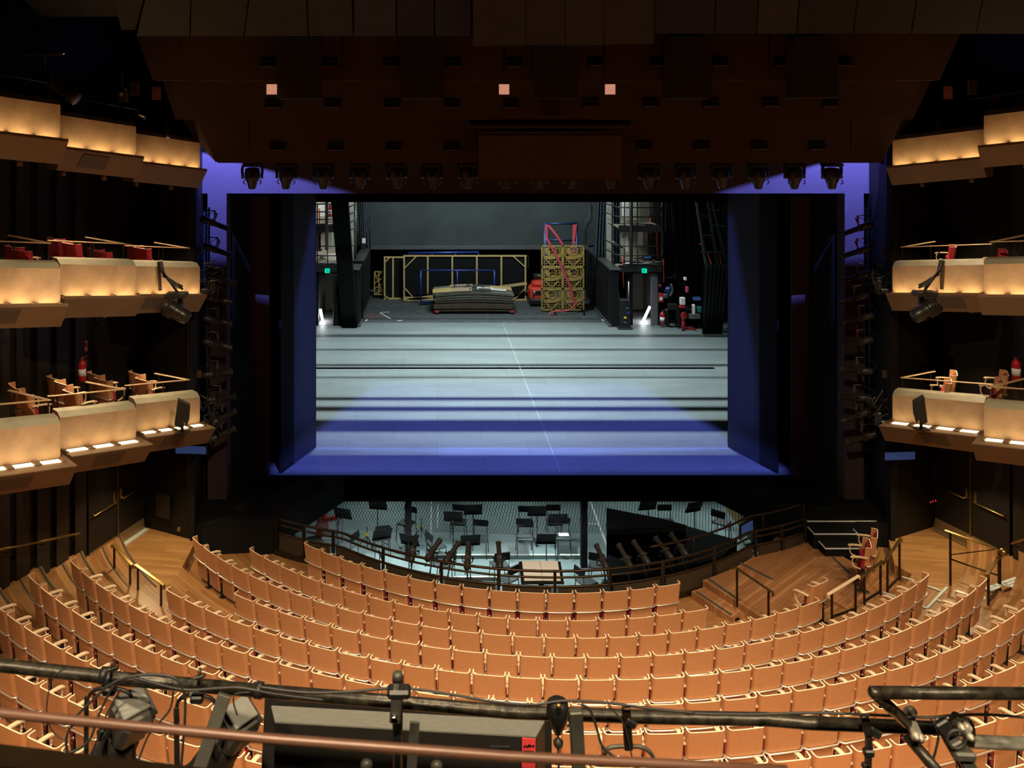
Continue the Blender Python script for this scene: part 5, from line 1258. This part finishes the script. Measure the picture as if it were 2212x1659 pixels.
# left gallery (seen past the portal)
g = thing('left_gallery', 'two storey steel gallery at the left edge of the stage opening', 'gallery', W(705,580,YG))
for z in (ZG1, ZG2):
    xa, xb = W(660,0,YG).x, W(728,0,YG).x
    MB().box(((xa+xb)/2, YG+1.3, z-.05), (xb-xa, 2.6, .06)).build('deck', GDECK, g)
    MB().bar((xa,YG,z-.10),(xb,YG,z-.10),.06,.28).build('edge_beam', LANT, g)
    zz = [z+.45,z+.85] if z < 2.6 else [z+.3,z+.62,z+.95]
    rails(g, [(xa,YG-.02),(xb,YG-.02)], zz, [(xa+.5,YG,z,zz[-1]),(xb-.4,YG,z,zz[-1])])
MB().bar(V(W(706,0,YG).x,YG-.06,W(0,540,YG).z), V(W(706,0,YG).x,YG-.06,6.4), .13, .08).build('column', GREYM, g)
MB().box((W(695,0,YG).x, YG+2.7, 4.6), (2.2,.1,4.6)).build('back_wall', PALEW, g)
for (u, v, w_, h, m, nm) in ((697,455,.3,.5,PAPER,'pale_panel'),(713,471,.45,.3,PALEW,'pale_box'),(704,520,.6,.7,PALEW,'cabinet'),(716,556,.4,.3,PAPER,'pale_box'),(688,520,.3,.9,STEEL,'dark_rack')):
    MB().box(W(u,v,YG+1.9),(w_,.4,h), b=.02).build(nm, m, g)
MB().cyl(W(690,450,YG+1.2), W(690,485,YG+1.2), .03, 6).build('orange_hose', ORANGE, g)
clutter('heap of cables on the lower left gallery deck', W(700,574,YG+.3), (.8,.16), 12, 5)
clutter('cables lying on the upper left gallery deck', W(702,488,YG+.3), (.7,.10), 8, 6)
clutter('cables lying on the upper right gallery deck', W(1390,489,YG+.3), (.8,.10), 8, 7)
p = W(713,456,YG+1.0); extinguisher(p-V(0,0,.25), .6, 'red fire extinguisher on the upper left gallery')
p = V(W(1430,0,37.2).x, 37.15, .12); extinguisher(p, .62, 'red fire extinguisher beside the right stage door')
# doors under the galleries: opening with a lit stair beyond
DGREY = mat('door_side_grey', (.20,.20,.205), .5); STAIRW = mat('stair_wall_olive', (.10,.095,.07), .8)
for sd, u0, u1, s in (('left',688,737,-1),('right',1366,1420,1)):
    Yd = 37.6; a, b = W(u0,706,Yd), W(u1,706,Yd); zt_ = W(0,590,Yd).z
    dr = struct('door_%d' % (3 if s < 0 else 4), MB().box((a.x-.09,Yd,zt_/2),(.18,.2,zt_)).box((b.x+.09,Yd,zt_/2),(.18,.2,zt_)).box(((a.x+b.x)/2,Yd,zt_+.15),(b.x-a.x+.36,.2,.3)), BLACK)
    WM[dr.name] = Matrix.Identity(4)
    MB().box((a.x-.15, Yd+1.6, 1.3),(.1,3,2.6)).box((b.x+.15, Yd+1.6, 1.3),(.1,3,2.6)).build('passage_side', STAIRW, dr)
    MB().box(((a.x+b.x)/2, Yd+3.1, 1.3),(b.x-a.x+.4,.1,2.6)).build('passage_end', STAIRW, dr)
    MB().box(((a.x+b.x)/2, Yd+1.2, .004),(b.x-a.x,2.6,.012)).build('sill', DGREY, dr)
    leaf = b.x-.02 if s > 0 else b.x-.02
    MB().box((leaf-.14, Yd-.12, zt_/2-.05),(.34,.05,zt_-.1), R_(24)).build('door_leaf', DGREY if s > 0 else BLACK, dr)
    # stair handrail tube, given a glow of its own like a lamp
    LT = bpy.data.materials.get('strip_tube_light') or mat('strip_tube_light', (1,1,1), .3, emit=(.9,.97,1), estr=9)
    q0, q1 = ((1389,694),(1404,662)) if s > 0 else ((697,694),(692,668))
    t = thing('tube_light', 'slanting white tube light inside the %s stage doorway' % sd, 'tube light', W(*q0,Yd+.9))
    MB().tube([W(*q0,Yd+.9), W(*q1,Yd+.9)], .055, 8).build('tube', LT, t)
    lamp('stair_light', 'POINT', W(q0[0],q0[1]-12,Yd+.55), (0,0,0), 16, (.95,.98,1), .06)
    c = W((707 if s < 0 else 1392), 585, Yd-.35)
    t = thing('exit_sign', 'green lit exit sign with a running figure over the %s stage door' % sd, 'sign', c)
    MB().box(c,(.20,.05,.18), b=.006).build('sign_box', EXIT, t)
    f = MB(); y_ = c.y-.03; k = -1 if s < 0 else 1
    f.box((c.x+k*.015,y_,c.z+.055),(.028,.006,.028)); 
    for (x0_,z0_,x1_,z1_) in ((.01,.035,-.01,-.015),(-.01,-.015,.03,-.04),(.03,-.04,.025,-.07),(-.01,-.015,-.03,-.05),(-.03,-.05,-.06,-.05),(.01,.03,.045,.01),(.01,.03,-.03,.03),(-.03,.03,-.04,.0)):
        f.bar((c.x+k*x0_,y_,c.z+z0_),(c.x+k*x1_,y_,c.z+z1_),.016,.006,up=(0,-1,0))
    f.bar((c.x-k*.075,y_,c.z-.07),(c.x-k*.075,y_,c.z+.06),.012,.006,up=(0,-1,0)); f.build('running_figure', BLACK, t)
# black walls beside and above the doors, drapes
for (u0, u1, Y, z0, z1, nm) in ((1325,1364,38.2,0,2.6,'right'),(1422,1600,38.6,0,8,'right'),(600,686,38.2,0,2.4,'left'),(739,785,38.4,0,2.6,'left')):
    a, b = W(u0,0,Y), W(u1,0,Y); struct('wall_'+nm, MB().box(((a.x+b.x)/2,Y,(z0+z1)/2),(b.x-a.x,.1,z1-z0)), BLACK)
def drape(lb, top, bot, Y, w0, w1, m, folds=9, amp=.07):
    mb = MB(); n = folds*4; A, B = W(*top,Y), W(*bot,Y); K = 8; vs = []
    for k in range(K+1):
        f = k/K; c = A.lerp(B,f); wd = (w0+(w1-w0)*f)
        for i in range(n+1):
            u = i/n; vs.append((c.x+(u-.5)*wd, Y+amp*math.sin(u*folds*2*PI)+.05*math.sin(f*3), c.z))
    fs = [(k*(n+1)+i, k*(n+1)+i+1, (k+1)*(n+1)+i+1, (k+1)*(n+1)+i) for k in range(K) for i in range(n)]
    o = mb.add(vs, fs, True).build('drape', m, label=lb, category='curtain'); md = o.modifiers.new('thickness', 'SOLIDIFY'); md.thickness = .015; return o
drape('black gathered drape leaning down beside the left stage door', (733,425), (755,708), 37.0, .75, .62, CLOTH, 7)
drape('blue-black drape at the left end of the back wall', (779,425), (784,555), 42.5, .30, .22, DRAPE, 3)
drape('blue-black pleated drape hanging right of the back wall', (1312,425), (1309,562), 40.2, .95, 1.15, DRAPE, 8)
drape('narrow dark drape edge beside the right gallery', (1330,425), (1331,690), 38.5, .35, .40, DRAPE, 3)
drape('black drape behind the aluminium ladder on the right', (1500,425), (1505,720), 37.8, 2.4, 1.5, CLOTH, 7)
drape('black drape at the right edge of the stage opening', (1548,570), (1538,722), 35.6, 1.0, .8, CLOTH, 6)
drape('black drape filling the gap right of the gallery', (1455,425), (1455,590), 38.3, .9, .9, CLOTH, 5)
# window-like frame and pipe rails high on the right return wall
t = thing('wall_gallery', 'grey steel gallery front high at the right end of the back wall', 'gallery', W(1290,460,42.8))
MB().bar(W(1282,437,42.8), W(1300,470,42.0), .08, .08).bar(W(1282,462,42.8), W(1300,474,42.0), .08, .20).build('beam', GREYM, t)
for k in range(3): MB().bar(W(1284+6*k,440,42.7), W(1284+6*k,462+3*k,42.7), .05, .05).build('bar', GREYM, t)
for v in (497,517): MB().tube([W(1279,v-4,42.9), W(1297,v+8,42.0)], .05, 6).build('pipe_rail', GREYM, t)
MB().cyl(W(1290,470,42.5), W(1290,640,42.5), .05, 6).build('pole', STEEL, t)
MB().tube([W(1261,528,43.4),W(1261,490,43.4),W(1268,474,43.4),W(1273,470,43.4),W(1273,437,43.4)], .02, 6).build('wall_conduit', GREYM, label='thin conduit climbing the right end of the back wall', category='conduit')
t = thing('wall_rails', 'short grey pipe rails projecting at the left end of the back wall', 'rails', W(760,470,38.6))
for v in (444,460,478,495,531): MB().tube([W(738,v+3,38.5),W(755,v+3,38.4),W(763,v-1,38.4),W(766,v-4,38.5)], .035, 6).build('rail', GREYM, t)
MB().cyl(W(768,437,38.6), W(768,560,38.6), .05, 6).build('upright', GREYM, t)
MB().box(W(786,520,42.2),(.16,.02,.24)).build('white_notice', PAPER, label='small white notice at the left end of the back wall', category='notice')
# ladder tower at the right edge
GRIMEM = mat('grimy_dark_aluminium', (.11,.115,.10), .5, .3, noise=.3, scale=8)
t = thing('boom_ladder', 'dark lighting boom ladder hanging at the right of the stage', 'ladder', W(1535,575,36.6))
for (p, q) in (((1503,425),(1526,578)),((1526,425),(1551,578)),((1534,425),(1566,560))):
    MB().bar(W(*p,36.6), W(*q,36.6), .16, .08).build('rail', GRIMEM, t)
for (p, q) in (((1505,466),(1529,466)),((1515,508),(1539,508)),((1532,452),(1555,454)),((1538,486),(1567,488))): MB().bar(W(*p,36.6), W(*q,36.6), .09, .07).build('rung', GREYM, t)
MB().bar(W(1515,545,36.5), W(1561,545,36.5), .07, .07).build('foot_bar', GREYM, t)
for (p, q) in (((1528,548),(1565,640)),((1554,548),(1566,610))): MB().cyl(W(*p,36.5), W(*q,36.5), .022, 5).build('red_rope', ORANGE, t)
MB().box(W(1513,527,36.5),(.08,.06,.08)).build('orange_tag', ORANGE, t)
# hose reel, props table and odds at the right wing
c = W(1329,638,37.9)
t = thing('hose_reel', 'yellow round hose reel on the post at the right steel wall', 'reel', c)
MB().box(c,(.38,.16,.38), b=.07).build('case', YELLOW, t); MB().lathe(c+V(0,-.08,0),(0,-1,0),[(0,.12),(.03,.12),(.04,.08)],14).build('hub', BLACK, t)
MB().box(c+V(-.03,.1,-.2),(.25,.2,2.4)).build('mounting_post', BLACK, t)
t = thing('prompt_cart', 'tall black cart with cables left of the right stage door', 'cart', V(W(1345,0,37.0).x,36.95,0))
MB().box((W(1345,0,37.3).x,36.95,.62),(.42,.4,1.24), b=.02).build('body', STEEL, t); MB().box((W(1345,0,37.3).x,36.93,.04),(.6,.5,.06), b=.01).build('foot', STEEL, t)
for k in range(5): MB().box((W(1345,0,37.3).x+random.uniform(-.12,.12),36.73,.3+.2*k),(.10,.03,.08)).build('unit', (GREYM,YELLOW,BLUEP,GREYM,STEEL)[k], t)
MB().cyl(W(1358,608,36.95), W(1358,645,36.95), .02, 6).build('white_strip', PAPER, t)
t = thing('fire_blanket_case', 'red fire equipment case above the extinguisher by the right door', 'case', W(1428,642,37.3))
MB().box(W(1428,643,37.3),(.20,.12,.38), b=.02).build('case', REDX, t); MB().box(W(1428,645,37.22),(.12,.01,.14)).build('label', PAPER, t)
MB().lathe(W(1426,617,37.4),(0,-1,0),[(0,.06),(.02,.06)],12).build('red_sign', REDX, label='small round red sign by the right stage door', category='sign')
t = thing('backpack', 'dark blue and grey backpack hanging on the wall right of the door', 'bag', W(1444,632,37.4))
MB().lathe(W(1441,643,37.5),(.2,0,1),[(0,.10),(.06,.18),(.3,.20),(.45,.16),(.52,.06)],10).build('body', NAVY, t); MB().tube(catmull([W(1450,613,37.2),W(1453,628,37.15),W(1447,640,37.15)],4), .05, 6).build('strap', GREYM, t)
MB().box(W(1438,640,37.25),(.2,.08,.2), b=.04).build('pocket', GREYM, t)
t = thing('wing_desk', 'cluttered stage manager desk in the dark right wing', 'desk', V(W(1495,0,37.0).x,37.0,0))
xd = W(1497,0,37.0).x
MB().box((xd,37.2,.80),(1.3,.6,.05)).build('desk_top', STEEL, t); MB().box((xd-.6,37.2,.4),(.06,.6,.8)).build('side', STEEL, t); MB().box((xd+.6,37.2,.4),(.06,.6,.8)).build('side', STEEL, t)
for (u, v, w_, h, m, nm) in ((1474,650,.20,.30,PAPER,'paper_notice'),(1473,662,.24,.1,REDX,'red_tray'),(1505,645,.30,.12,BLUESCR,'blue_screen'),(1484,625,.10,.24,STRAP,'red_flag'),(1452,662,.35,.25,STEEL,'grey_case'),(1500,683,.45,.2,CARD,'grey_case'),(1498,668,.10,.4,PAPER,'white_pole'),(1510,668,.15,.24,mat('teal_bag',(.02,.22,.20),.6),'teal_bag'),(1480,602,.1,.12,PAPER,'small_screen')):
    MB().box(W(u,v,36.8),(w_,.2,h), b=.015).build(nm, m, t)
rz_ = V(W(1476,0,36.5).x,36.5,0)
t = thing('hydrant', 'red hydrant standpipe with a hand wheel in the right wing', 'hydrant', rz_)
MB().cyl(rz_, rz_+V(0,0,.62), .075, 10).build('pipe', REDX, t); MB().tube([rz_+V(.12*math.cos(a),-.1,.66+.12*math.sin(a)) for a in [2*PI*i/12 for i in range(12)]], .025, 6, closed=True).build('hand_wheel', REDX, t)
MB().cyl(rz_+V(0,-.12,.66), rz_+V(0,.1,.66), .05, 8).build('valve', REDX, t)
for i in range(5): MB().bar(G(1468+i*6,704+i*1.2,.05), G(1480+i*6,709+i*.6,.05), .06, .04).build('red_slat', REDX, t)
MB().box(W(1440,684,37.3),(.16,.3,.7), b=.05).build('dark_tyre_bag', STEEL, label='dark bag leaning by the extinguisher in the right wing', category='bag')
for i, (u, v) in enumerate(((1449,604),(1455,606),(1462,603),(1470,607),(1478,602))):
    put_lantern(W(u,v,37.8), (random.uniform(-.6,.6),-.4,-.6), 'spotlight hung on the rack in the dark right wing, %s from the left' % nth(i+1), 'spotlights on the right wing rack', scale=.8)
MB().cyl(W(1436,599,37.8), W(1484,601,37.8), .03, 6).build('wing_pipe', GREYM, label='pipe with hung spotlights in the dark right wing', category='pipe')
for i, (u, v) in enumerate(((1530,700),(1540,706),(1551,702))):
    MB().box(V(W(u,v,36.4).x,36.4,.12+.05*i),(.3,.25,.2+.1*i), b=.03).build('flight_case', STEEL, label='%s small dark case from the left on the floor at the right opening edge' % nth(i+1), category='case')
# ---------------------------------------------------------------- lighting bar, lanterns and rails close to the camera
Y1 = 3.5
def Q(u, v, Y=Y1): return W(u, v, Y)
RUSTW = mat('worn_white_pipe', (.40,.37,.30), .5, .2, noise=.9, scale=9, col2=(.03,.028,.022))
DUST = mat('dusty_grey_metal', (.095,.090,.072), .5, .4, noise=.3, scale=14)
DUSTL = mat('dusty_pale_clamp', (.48,.44,.35), .5, .4, noise=.5, scale=20)
MATTE = mat('matte_lantern_black', (.020,.019,.016), .62, noise=.3, scale=30)
CABLE = mat('black_cable', (.028,.026,.024), .5)
COPPER = mat('brown_rail_cover', (.17,.080,.050), .38, .1, noise=.15, scale=10)
fp = thing('front_pipe', 'long worn black pipe crossing the foreground', 'pipe', Q(1000,1530))
MB().tube([Q(-60,1431),Q(0,1437),Q(271,1467),Q(583,1494)], .0248, 14).build('pipe_left', STEELB, fp)
MB().tube([Q(560,1492),Q(860,1517),Q(1100,1538),Q(1400,1549),Q(1660,1554),Q(1750,1562),Q(2000,1572),Q(2100,1577)], .0248, 14).build('pipe_right', STEELB, fp)
for u, v in ((225,1459),(560,1491)): MB().tube([Q(u-8,v-1),Q(u+8,v+1)], .031, 14).build('coupler', STEEL, fp)
t = thing('upper_pipe', 'black pipe with a mitred corner at the lower right', 'pipe', Q(1885,1492,3.3))
MB().tube([Q(2260,1499,3.3),Q(1900,1496,3.3)], .022, 12).build('straight_pipe', STEELB, t)
MB().tube([Q(1888,1496,3.3),Q(1958,1560,3.4)], .022, 12).build('slanting_pipe', STEELB, t)
MB().lathe(Q(1893,1496,3.3),(1,0,0),[(-.028,.012),(-.02,.022),(.01,.0225)],12).build('corner', STEELB, t)
t = thing('lower_pipe', 'black pipe with flaking white paint at the right edge', 'pipe', Q(2150,1605))
MB().tube([Q(2085,1601,3.55),Q(2260,1609,3.55)], .0245, 12).build('pipe', RUSTW, t)
MB().tube([Q(1958,1588,3.45),Q(1990,1625,3.4),Q(2045,1690,3.3)], .022, 12).build('slanting_brace', STEELB, label='slanting black brace pipe running down at the lower right', category='pipe')
t = thing('pale_clamp', 'pale metal clamp joining the pipes at the lower right', 'clamp', Q(1970,1560))
MB().bar(Q(1963,1550,3.40), Q(1984,1597,3.40), .040, .02, up=(0,-1,0), b=.004).build('strap', DUSTL, t)
for u, v in ((1966,1533),(1974,1586),(1983,1589)): MB().lathe(Q(u,v,3.40),(0,-1,0),[(0,.018),(.02,.018),(.022,.010),(.03,.010)],8).build('bolt', DUSTL, t)
MB().bar(Q(1956,1545,3.42), Q(1970,1528,3.42), .03, .03, b=.006).build('jaw', DUSTL, t)
t = thing('swivel_clamp', 'worn swivel coupler at the right end of the front pipe', 'clamp', Q(2080,1575))
MB().lathe(Q(2065,1570),(1,0,.0),[(0,.034),(.05,.036),(.06,.030)],12).build('collar', STEELB, t)
for (u, v, s) in ((2066,1556,.05),(2085,1574,.045),(2070,1580,.03),(2094,1600,.04),(2088,1590,.03)): MB().box(Q(u,v,3.40),(s,.04,s*.8),Matrix.Rotation(u,3,'Y'),.008).build('jaw', DUSTL if u%2 else STEELB, t)
for (u, v) in ((2091,1587),(2072,1566)): MB().lathe(Q(u,v,3.38),(0,-1,0),[(0,.014),(.02,.014),(.022,.008),(.03,.008)],8).build('bolt', DUSTL, t)
t = thing('clamp_arm', 'black slotted clamp arm leaning under the swivel coupler', 'bracket', Q(2070,1620))
MB().bar(Q(2030,1556,3.38), Q(2095,1670,3.38), .055, .03, up=(0,-1,0), b=.006).build('arm', STEEL, t)
MB().bar(Q(2062,1600,3.35), Q(2112,1690,3.35), .05, .03, up=(0,-1,0), b=.006).build('arm', DUST, t)
MB().bar(Q(2058,1630,3.34), Q(2105,1632,3.34), .04, .035, b=.008).build('wing_bolt', DUST, t)
MB().tube([Q(2066+20*math.cos(a),1597+20*math.sin(a),3.33) for a in [2*PI*i/14 for i in range(14)]], .006, 6, closed=True).build('cable_loop', CABLE, t)
# hanging hooks
t = thing('hook_clamp', 'black hook clamp with a wing bolt under the front pipe at right', 'clamp', Q(1875,1600))
MB().bar(Q(1866,1545,3.42), Q(1877,1590,3.42), .03, .02, up=(0,-1,0), b=.004).build('strap', STEEL, t); MB().bar(Q(1877,1575,3.42), Q(1903,1591,3.42), .035, .02, up=(0,-1,0), b=.008).build('wing', STEEL, t)
MB().bar(Q(1877,1585,3.42), Q(1875,1655,3.42), .02, .02, up=(0,-1,0)).build('stem', STEEL, t); MB().box(Q(1876,1625,3.42),(.04,.03,.03), b=.006).build('nut', STEEL, t); MB().bar(Q(1862,1652,3.42), Q(1880,1658,3.42), .02, .02, b=.004).build('foot', STEEL, t)
t = thing('yoke_hanger', 'dark hook hanger holding an empty curved yoke', 'clamp', Q(1357,1580))
MB().bar(Q(1352,1528,3.42), Q(1358,1620,3.42), .034, .022, up=(0,-1,0), b=.005).build('strap', BRONZE, t)
MB().bar(Q(1352,1556,3.41), Q(1374,1569,3.41), .03, .02, up=(0,-1,0), b=.006).build('wing', STEEL, t)
MB().tube(catmull([Q(1306,1640,3.42),Q(1310,1620,3.42),Q(1330,1613,3.42),Q(1380,1613,3.42),Q(1403,1624,3.42),Q(1414,1642,3.42)],4), .008, 6).build('yoke', DUST, t)
t = thing('drop_clamp', 'black teardrop clamp with a hanging cord', 'clamp', Q(1205,1550))
MB().lathe(Q(1204,1512,3.40),(.02,0,-1),[(0,.030),(.01,.042),(.05,.044),(.09,.034),(.13,.014),(.135,.006)],12).build('body', STEEL, t); MB().lathe(Q(1206,1524,3.34),(0,-1,0),[(0,.012),(.012,.010)],10).build('bolt', BRASS, t)
MB().cyl(Q(1206,1588,3.40), Q(1207,1690,3.40), .005, 6).build('cord', CABLE, t); MB().lathe(Q(1206,1593,3.40),(0,0,-1),[(0,.006),(.015,.020),(.03,.018),(.045,.006)],10).build('knot', CABLE, t)
# uprights
t = thing('upright_post', 'short black capped post clamped to the front pipe', 'post', Q(859,1600))
MB().cyl(Q(859,1700,3.42), Q(859,1462,3.42), .020, 12).build('tube', STEEL, t); MB().lathe(Q(859,1470,3.42),(0,0,1),[(0,.021),(.022,.021),(.03,.017),(.032,.004)],12).build('cap', DUST, t)
MB().bar(Q(859,1484,3.36), Q(853,1556,3.36), .042, .05, up=(0,-1,0), b=.006).build('clamp_strap', DUST, t); MB().box(Q(862,1494,3.36),(.09,.06,.035), b=.01).build('clamp_head', STEEL, t); MB().lathe(Q(852,1548,3.34),(0,-1,0),[(0,.014),(.02,.012)],8).build('bolt', CHROME, t)
MB().bar(Q(896,1560,3.40), Q(887,1690,3.40), .038, .012, up=(0,-1,0)).build('slotted_bracket', DUST, label='grey slotted bracket beside the capped post', category='bracket')
MB().bar(Q(486,1500,3.30), Q(421,1690,3.20), .050, .035, up=(0,-1,0), b=.003).build('flat_hanger', DUST, label='broad grey flat arm slanting down from the front pipe at left', category='bracket')
MB().bar(Q(1243,1534,3.36), Q(1252,1690,3.36), .052, .035, up=(0,-1,0), b=.005).build('flat_hanger', DUST, label='broad grey flat arm hanging straight from the front pipe', category='bracket')
# loudspeaker seen from behind
GREYS = mat('grey_speaker_back', (.20,.195,.17), .55, .2, noise=.15, scale=30)
BLKS = mat('black_speaker_shell', (.014,.012,.010), .6)
Ysp = 4.1
def S(u, v, dy=0): return W(u, v, Ysp+dy)
sp = thing('loudspeaker', 'big black loudspeaker seen from behind under the front pipe', 'loudspeaker', S(880,1700))
MB().prism([S(572,1508,.1),S(1192,1556,.1),S(1192,1760,.1),S(560,1760,.1)], (0,.06,0)).build('rear_frame', BLKS, sp)
MB().prism([S(586,1527,.06),S(1176,1560,.06),S(1157,1594,-.14),S(594,1562,-.14)], (0,.01,0)).build('slanted_panel', GREYS, sp)
MB().prism([S(1176,1560,.06),S(1157,1594,-.14),S(1157,1760,-.14),S(1176,1760,.06)], (.004,0,0)).build('cheek', BLKS, sp)
MB().prism([S(594,1562,-.14),S(1157,1594,-.14),S(1157,1760,-.14),S(590,1760,-.14)], (0,.01,0)).build('back_panel', BLKS, sp)
MB().box(S(1080,1625,-.142),(.10,.012,.06), b=.004).build('handle_recess', BLACK, sp)
stk = thing('warning_sticker', 'red sticker with a small black emblem on the loudspeaker', 'sticker', S(1142,1626,-.03))
RST = mat('red_sticker', (.75,.055,.06), .5)
MB().prism([S(1128,1595,-.148),S(1157,1597,-.148),S(1156,1690,-.148),S(1127,1690,-.148)], (0,.004,0)).build('paper', RST, stk)
em = MB(); e = lambda u, v: S(u, v, -.151)
for (a, b, w_) in (((1132,1613),(1136,1610),.004),((1136,1610),(1139,1614),.004),((1139,1614),(1147,1610),.006),((1141,1608),(1149,1613),.005),((1149,1613),(1153,1609),.004),((1133,1616),(1131,1612),.003),((1137,1615),(1138,1611),.003),((1152,1615),(1154,1611),.003),((1132,1622),(1153,1623),.003),((1135,1625),(1150,1626),.002)):
    em.bar(e(*a), e(*b), w_, .002, up=(0,-1,0))
em.build('emblem', BLACK, stk)
for i, (u, v) in enumerate(((792,1652),(943,1655))): MB().lathe(S(u,v,-.14),(0,-1,0),[(0,.03),(.03,.025)],10).build('socket', DUST, sp)
# two big lanterns under the left half of the pipe
def big_lantern(a, b, lb, Y):
    a, b = W(*a,Y), W(*b,Y+.12); d = (b-a).normalized(); t = thing('theatre_lantern', lb, 'spotlight', a)
    x = d.cross(V(0,0,1)).normalized(); up = x.cross(d)
    R = Matrix((x, d, up)).transposed()
    MB().box(a+d*.02,(.135,.15,.14), R, .02).build('lamp_house', DUST, t)
    for k in range(5): MB().box(a+d*(-.04+.03*k)+x*.07,(.02,.012,.11), R).build('cooling_fin', STEEL, t)
    MB().box(a+d*-.06+up*.02,(.12,.02,.10), R, .004).build('rear_plate', GREYS, t)
    MB().lathe(a+d*.08,d,[(0,.05),(.02,.068),(.05,.074),(.14,.074),(.16,.082),(.34,.090),(.36,.100),(.42,.100)],16).build('lens_tube', MATTE, t)
    MB().cyl(a+x*-.085+d*.02, a+x*-.125+d*.02, .022, 10).build('tilt_knob', STEEL, t)
    return t, x, d, up
t, x, d, up = big_lantern((282,1548),(235,1655),'large dusty theatre lantern hanging nearest the left under the front pipe', 3.5)
MB().tube(catmull([Q(185,1610),Q(187,1530),Q(196,1498),Q(222,1486),Q(262,1490),Q(283,1505),Q(288,1560),Q(290,1650)],4), .0075, 6).build('yoke', STEEL, t)
MB().bar(Q(187,1505,3.42), Q(186,1660,3.42), .016, .008, up=(0,-1,0)).build('yoke_arm', STEEL, t)
t, x, d, up = big_lantern((514,1566),(448,1668),'second theatre lantern half hidden behind the slanting flat arm', 3.75)
MB().tube(catmull([Q(382,1690),Q(381,1540),Q(392,1508),Q(420,1500),Q(455,1508),Q(474,1530)],4), .0075, 6).build('yoke', STEEL, t)
MB().bar(Q(381,1530,3.42), Q(383,1690,3.42), .020, .008, up=(0,-1,0)).build('yoke_arm', STEEL, t)
for i, (u, v, lb) in enumerate(((243,1445,'wing nut clamp standing on the front pipe at left'),(432,1462,'wing nut clamp with a white band on the front pipe'))):
    t = thing('pipe_clamp', lb, 'clamp', Q(u,v))
    MB().cyl(Q(u-3,v+16,3.42), Q(u,v-18,3.42), .007, 8).build('bolt', STEELB, t); MB().bar(Q(u-14,v+4,3.42), Q(u+12,v-4,3.42), .016, .012, b=.003).build('wing_nut', STEELB, t)
    MB().tube([Q(u-18,v+20+i*6),Q(u+2,v+22+i*6)], .030, 12).build('band', STEEL if i == 0 else DUSTL, t)
    MB().box(Q(u-6,v+46,3.42),(.05,.04,.03), b=.006).build('jaw', STEEL, t)
# cables
def cable(lb, pts, r=.0052, Y=3.38):
    MB().tube(catmull([W(u,v,Y) for u, v in pts], 8), r, 6).build('cable', CABLE, label=lb, category='cable')
cable('thick black cable arching over the left lantern into the pipe', [(160,1552),(190,1522),(240,1478),(290,1460),(350,1458),(385,1470),(398,1500),(400,1540),(396,1600),(390,1670)])
cable('black cable sagging along the pipe from the first clamp', [(285,1462),(330,1475),(400,1490),(470,1487),(520,1486),(600,1500),(700,1512)])
cable('thin cable looping down at the far left', [(150,1440),(118,1460),(104,1500),(102,1550),(118,1585),(145,1600)], .0026)
cable('cable running down beside the first lantern yoke', [(245,1480),(215,1540),(192,1600),(150,1625),(143,1600),(150,1575),(165,1560)])
cable('cable crossing in front of the first lantern body', [(262,1485),(230,1545),(205,1610),(185,1650)], .0045)
cable('slack cable from the pipe to the second lantern', [(375,1490),(368,1530),(345,1560),(320,1590),(300,1640)], .0042)
cable('cable following the pipe top past the capped post', [(560,1484),(660,1496),(760,1494),(860,1486),(960,1498),(1060,1515),(1150,1522),(1220,1514),(1310,1518),(1400,1530),(1500,1540)], .005)
cable('second cable lying along the pipe top on the right', [(1480,1541),(1620,1543),(1760,1540),(1880,1544),(2000,1550),(2060,1545),(2140,1544),(2260,1554)], .005)
cable('cable dropping from the pipe to the yoke hanger', [(1256,1522),(1275,1535),(1288,1570),(1300,1610),(1320,1630),(1337,1641)], .0055)
cable('thin pale wire crossing the yoke hanger', [(1318,1527),(1345,1560),(1355,1590),(1366,1640)], .003)
cable('cable hanging from the swivel coupler', [(2010,1552),(2025,1575),(2026,1600),(2016,1640),(2008,1670)], .0045)
cable('thin wires rising from the second lantern to the pipe', [(513,1545),(505,1520),(508,1500),(540,1495)], .003)
MB().tube([W(1334,1636,3.37),W(1339,1644,3.37)], .009, 8).build('cable_plug', PAPER, label='small white plug on the end of the dropping cable', category='plug')
# near handrail, out of focus, and the dark balustrade in the corner
MB().tube([W(-40,1535,1.7),W(0,1540,1.7),W(271,1567,1.7),W(597,1597,1.7),W(1100,1634,1.7),W(1500,1653,1.7),W(1700,1664,1.7)], .0090, 12).build('near_handrail', COPPER, label='brown out of focus handrail running across the bottom foreground', category='handrail')
MB().prism([W(-40,1602,1.9),W(0,1607,1.9),W(420,1656,1.9),W(700,1690,1.9),W(700,1900,1.9),W(-40,1900,1.9)], (0,-.06,0)).build('balustrade', BRONZE, label='dark bronze balustrade edge in the bottom left corner', category='balustrade')
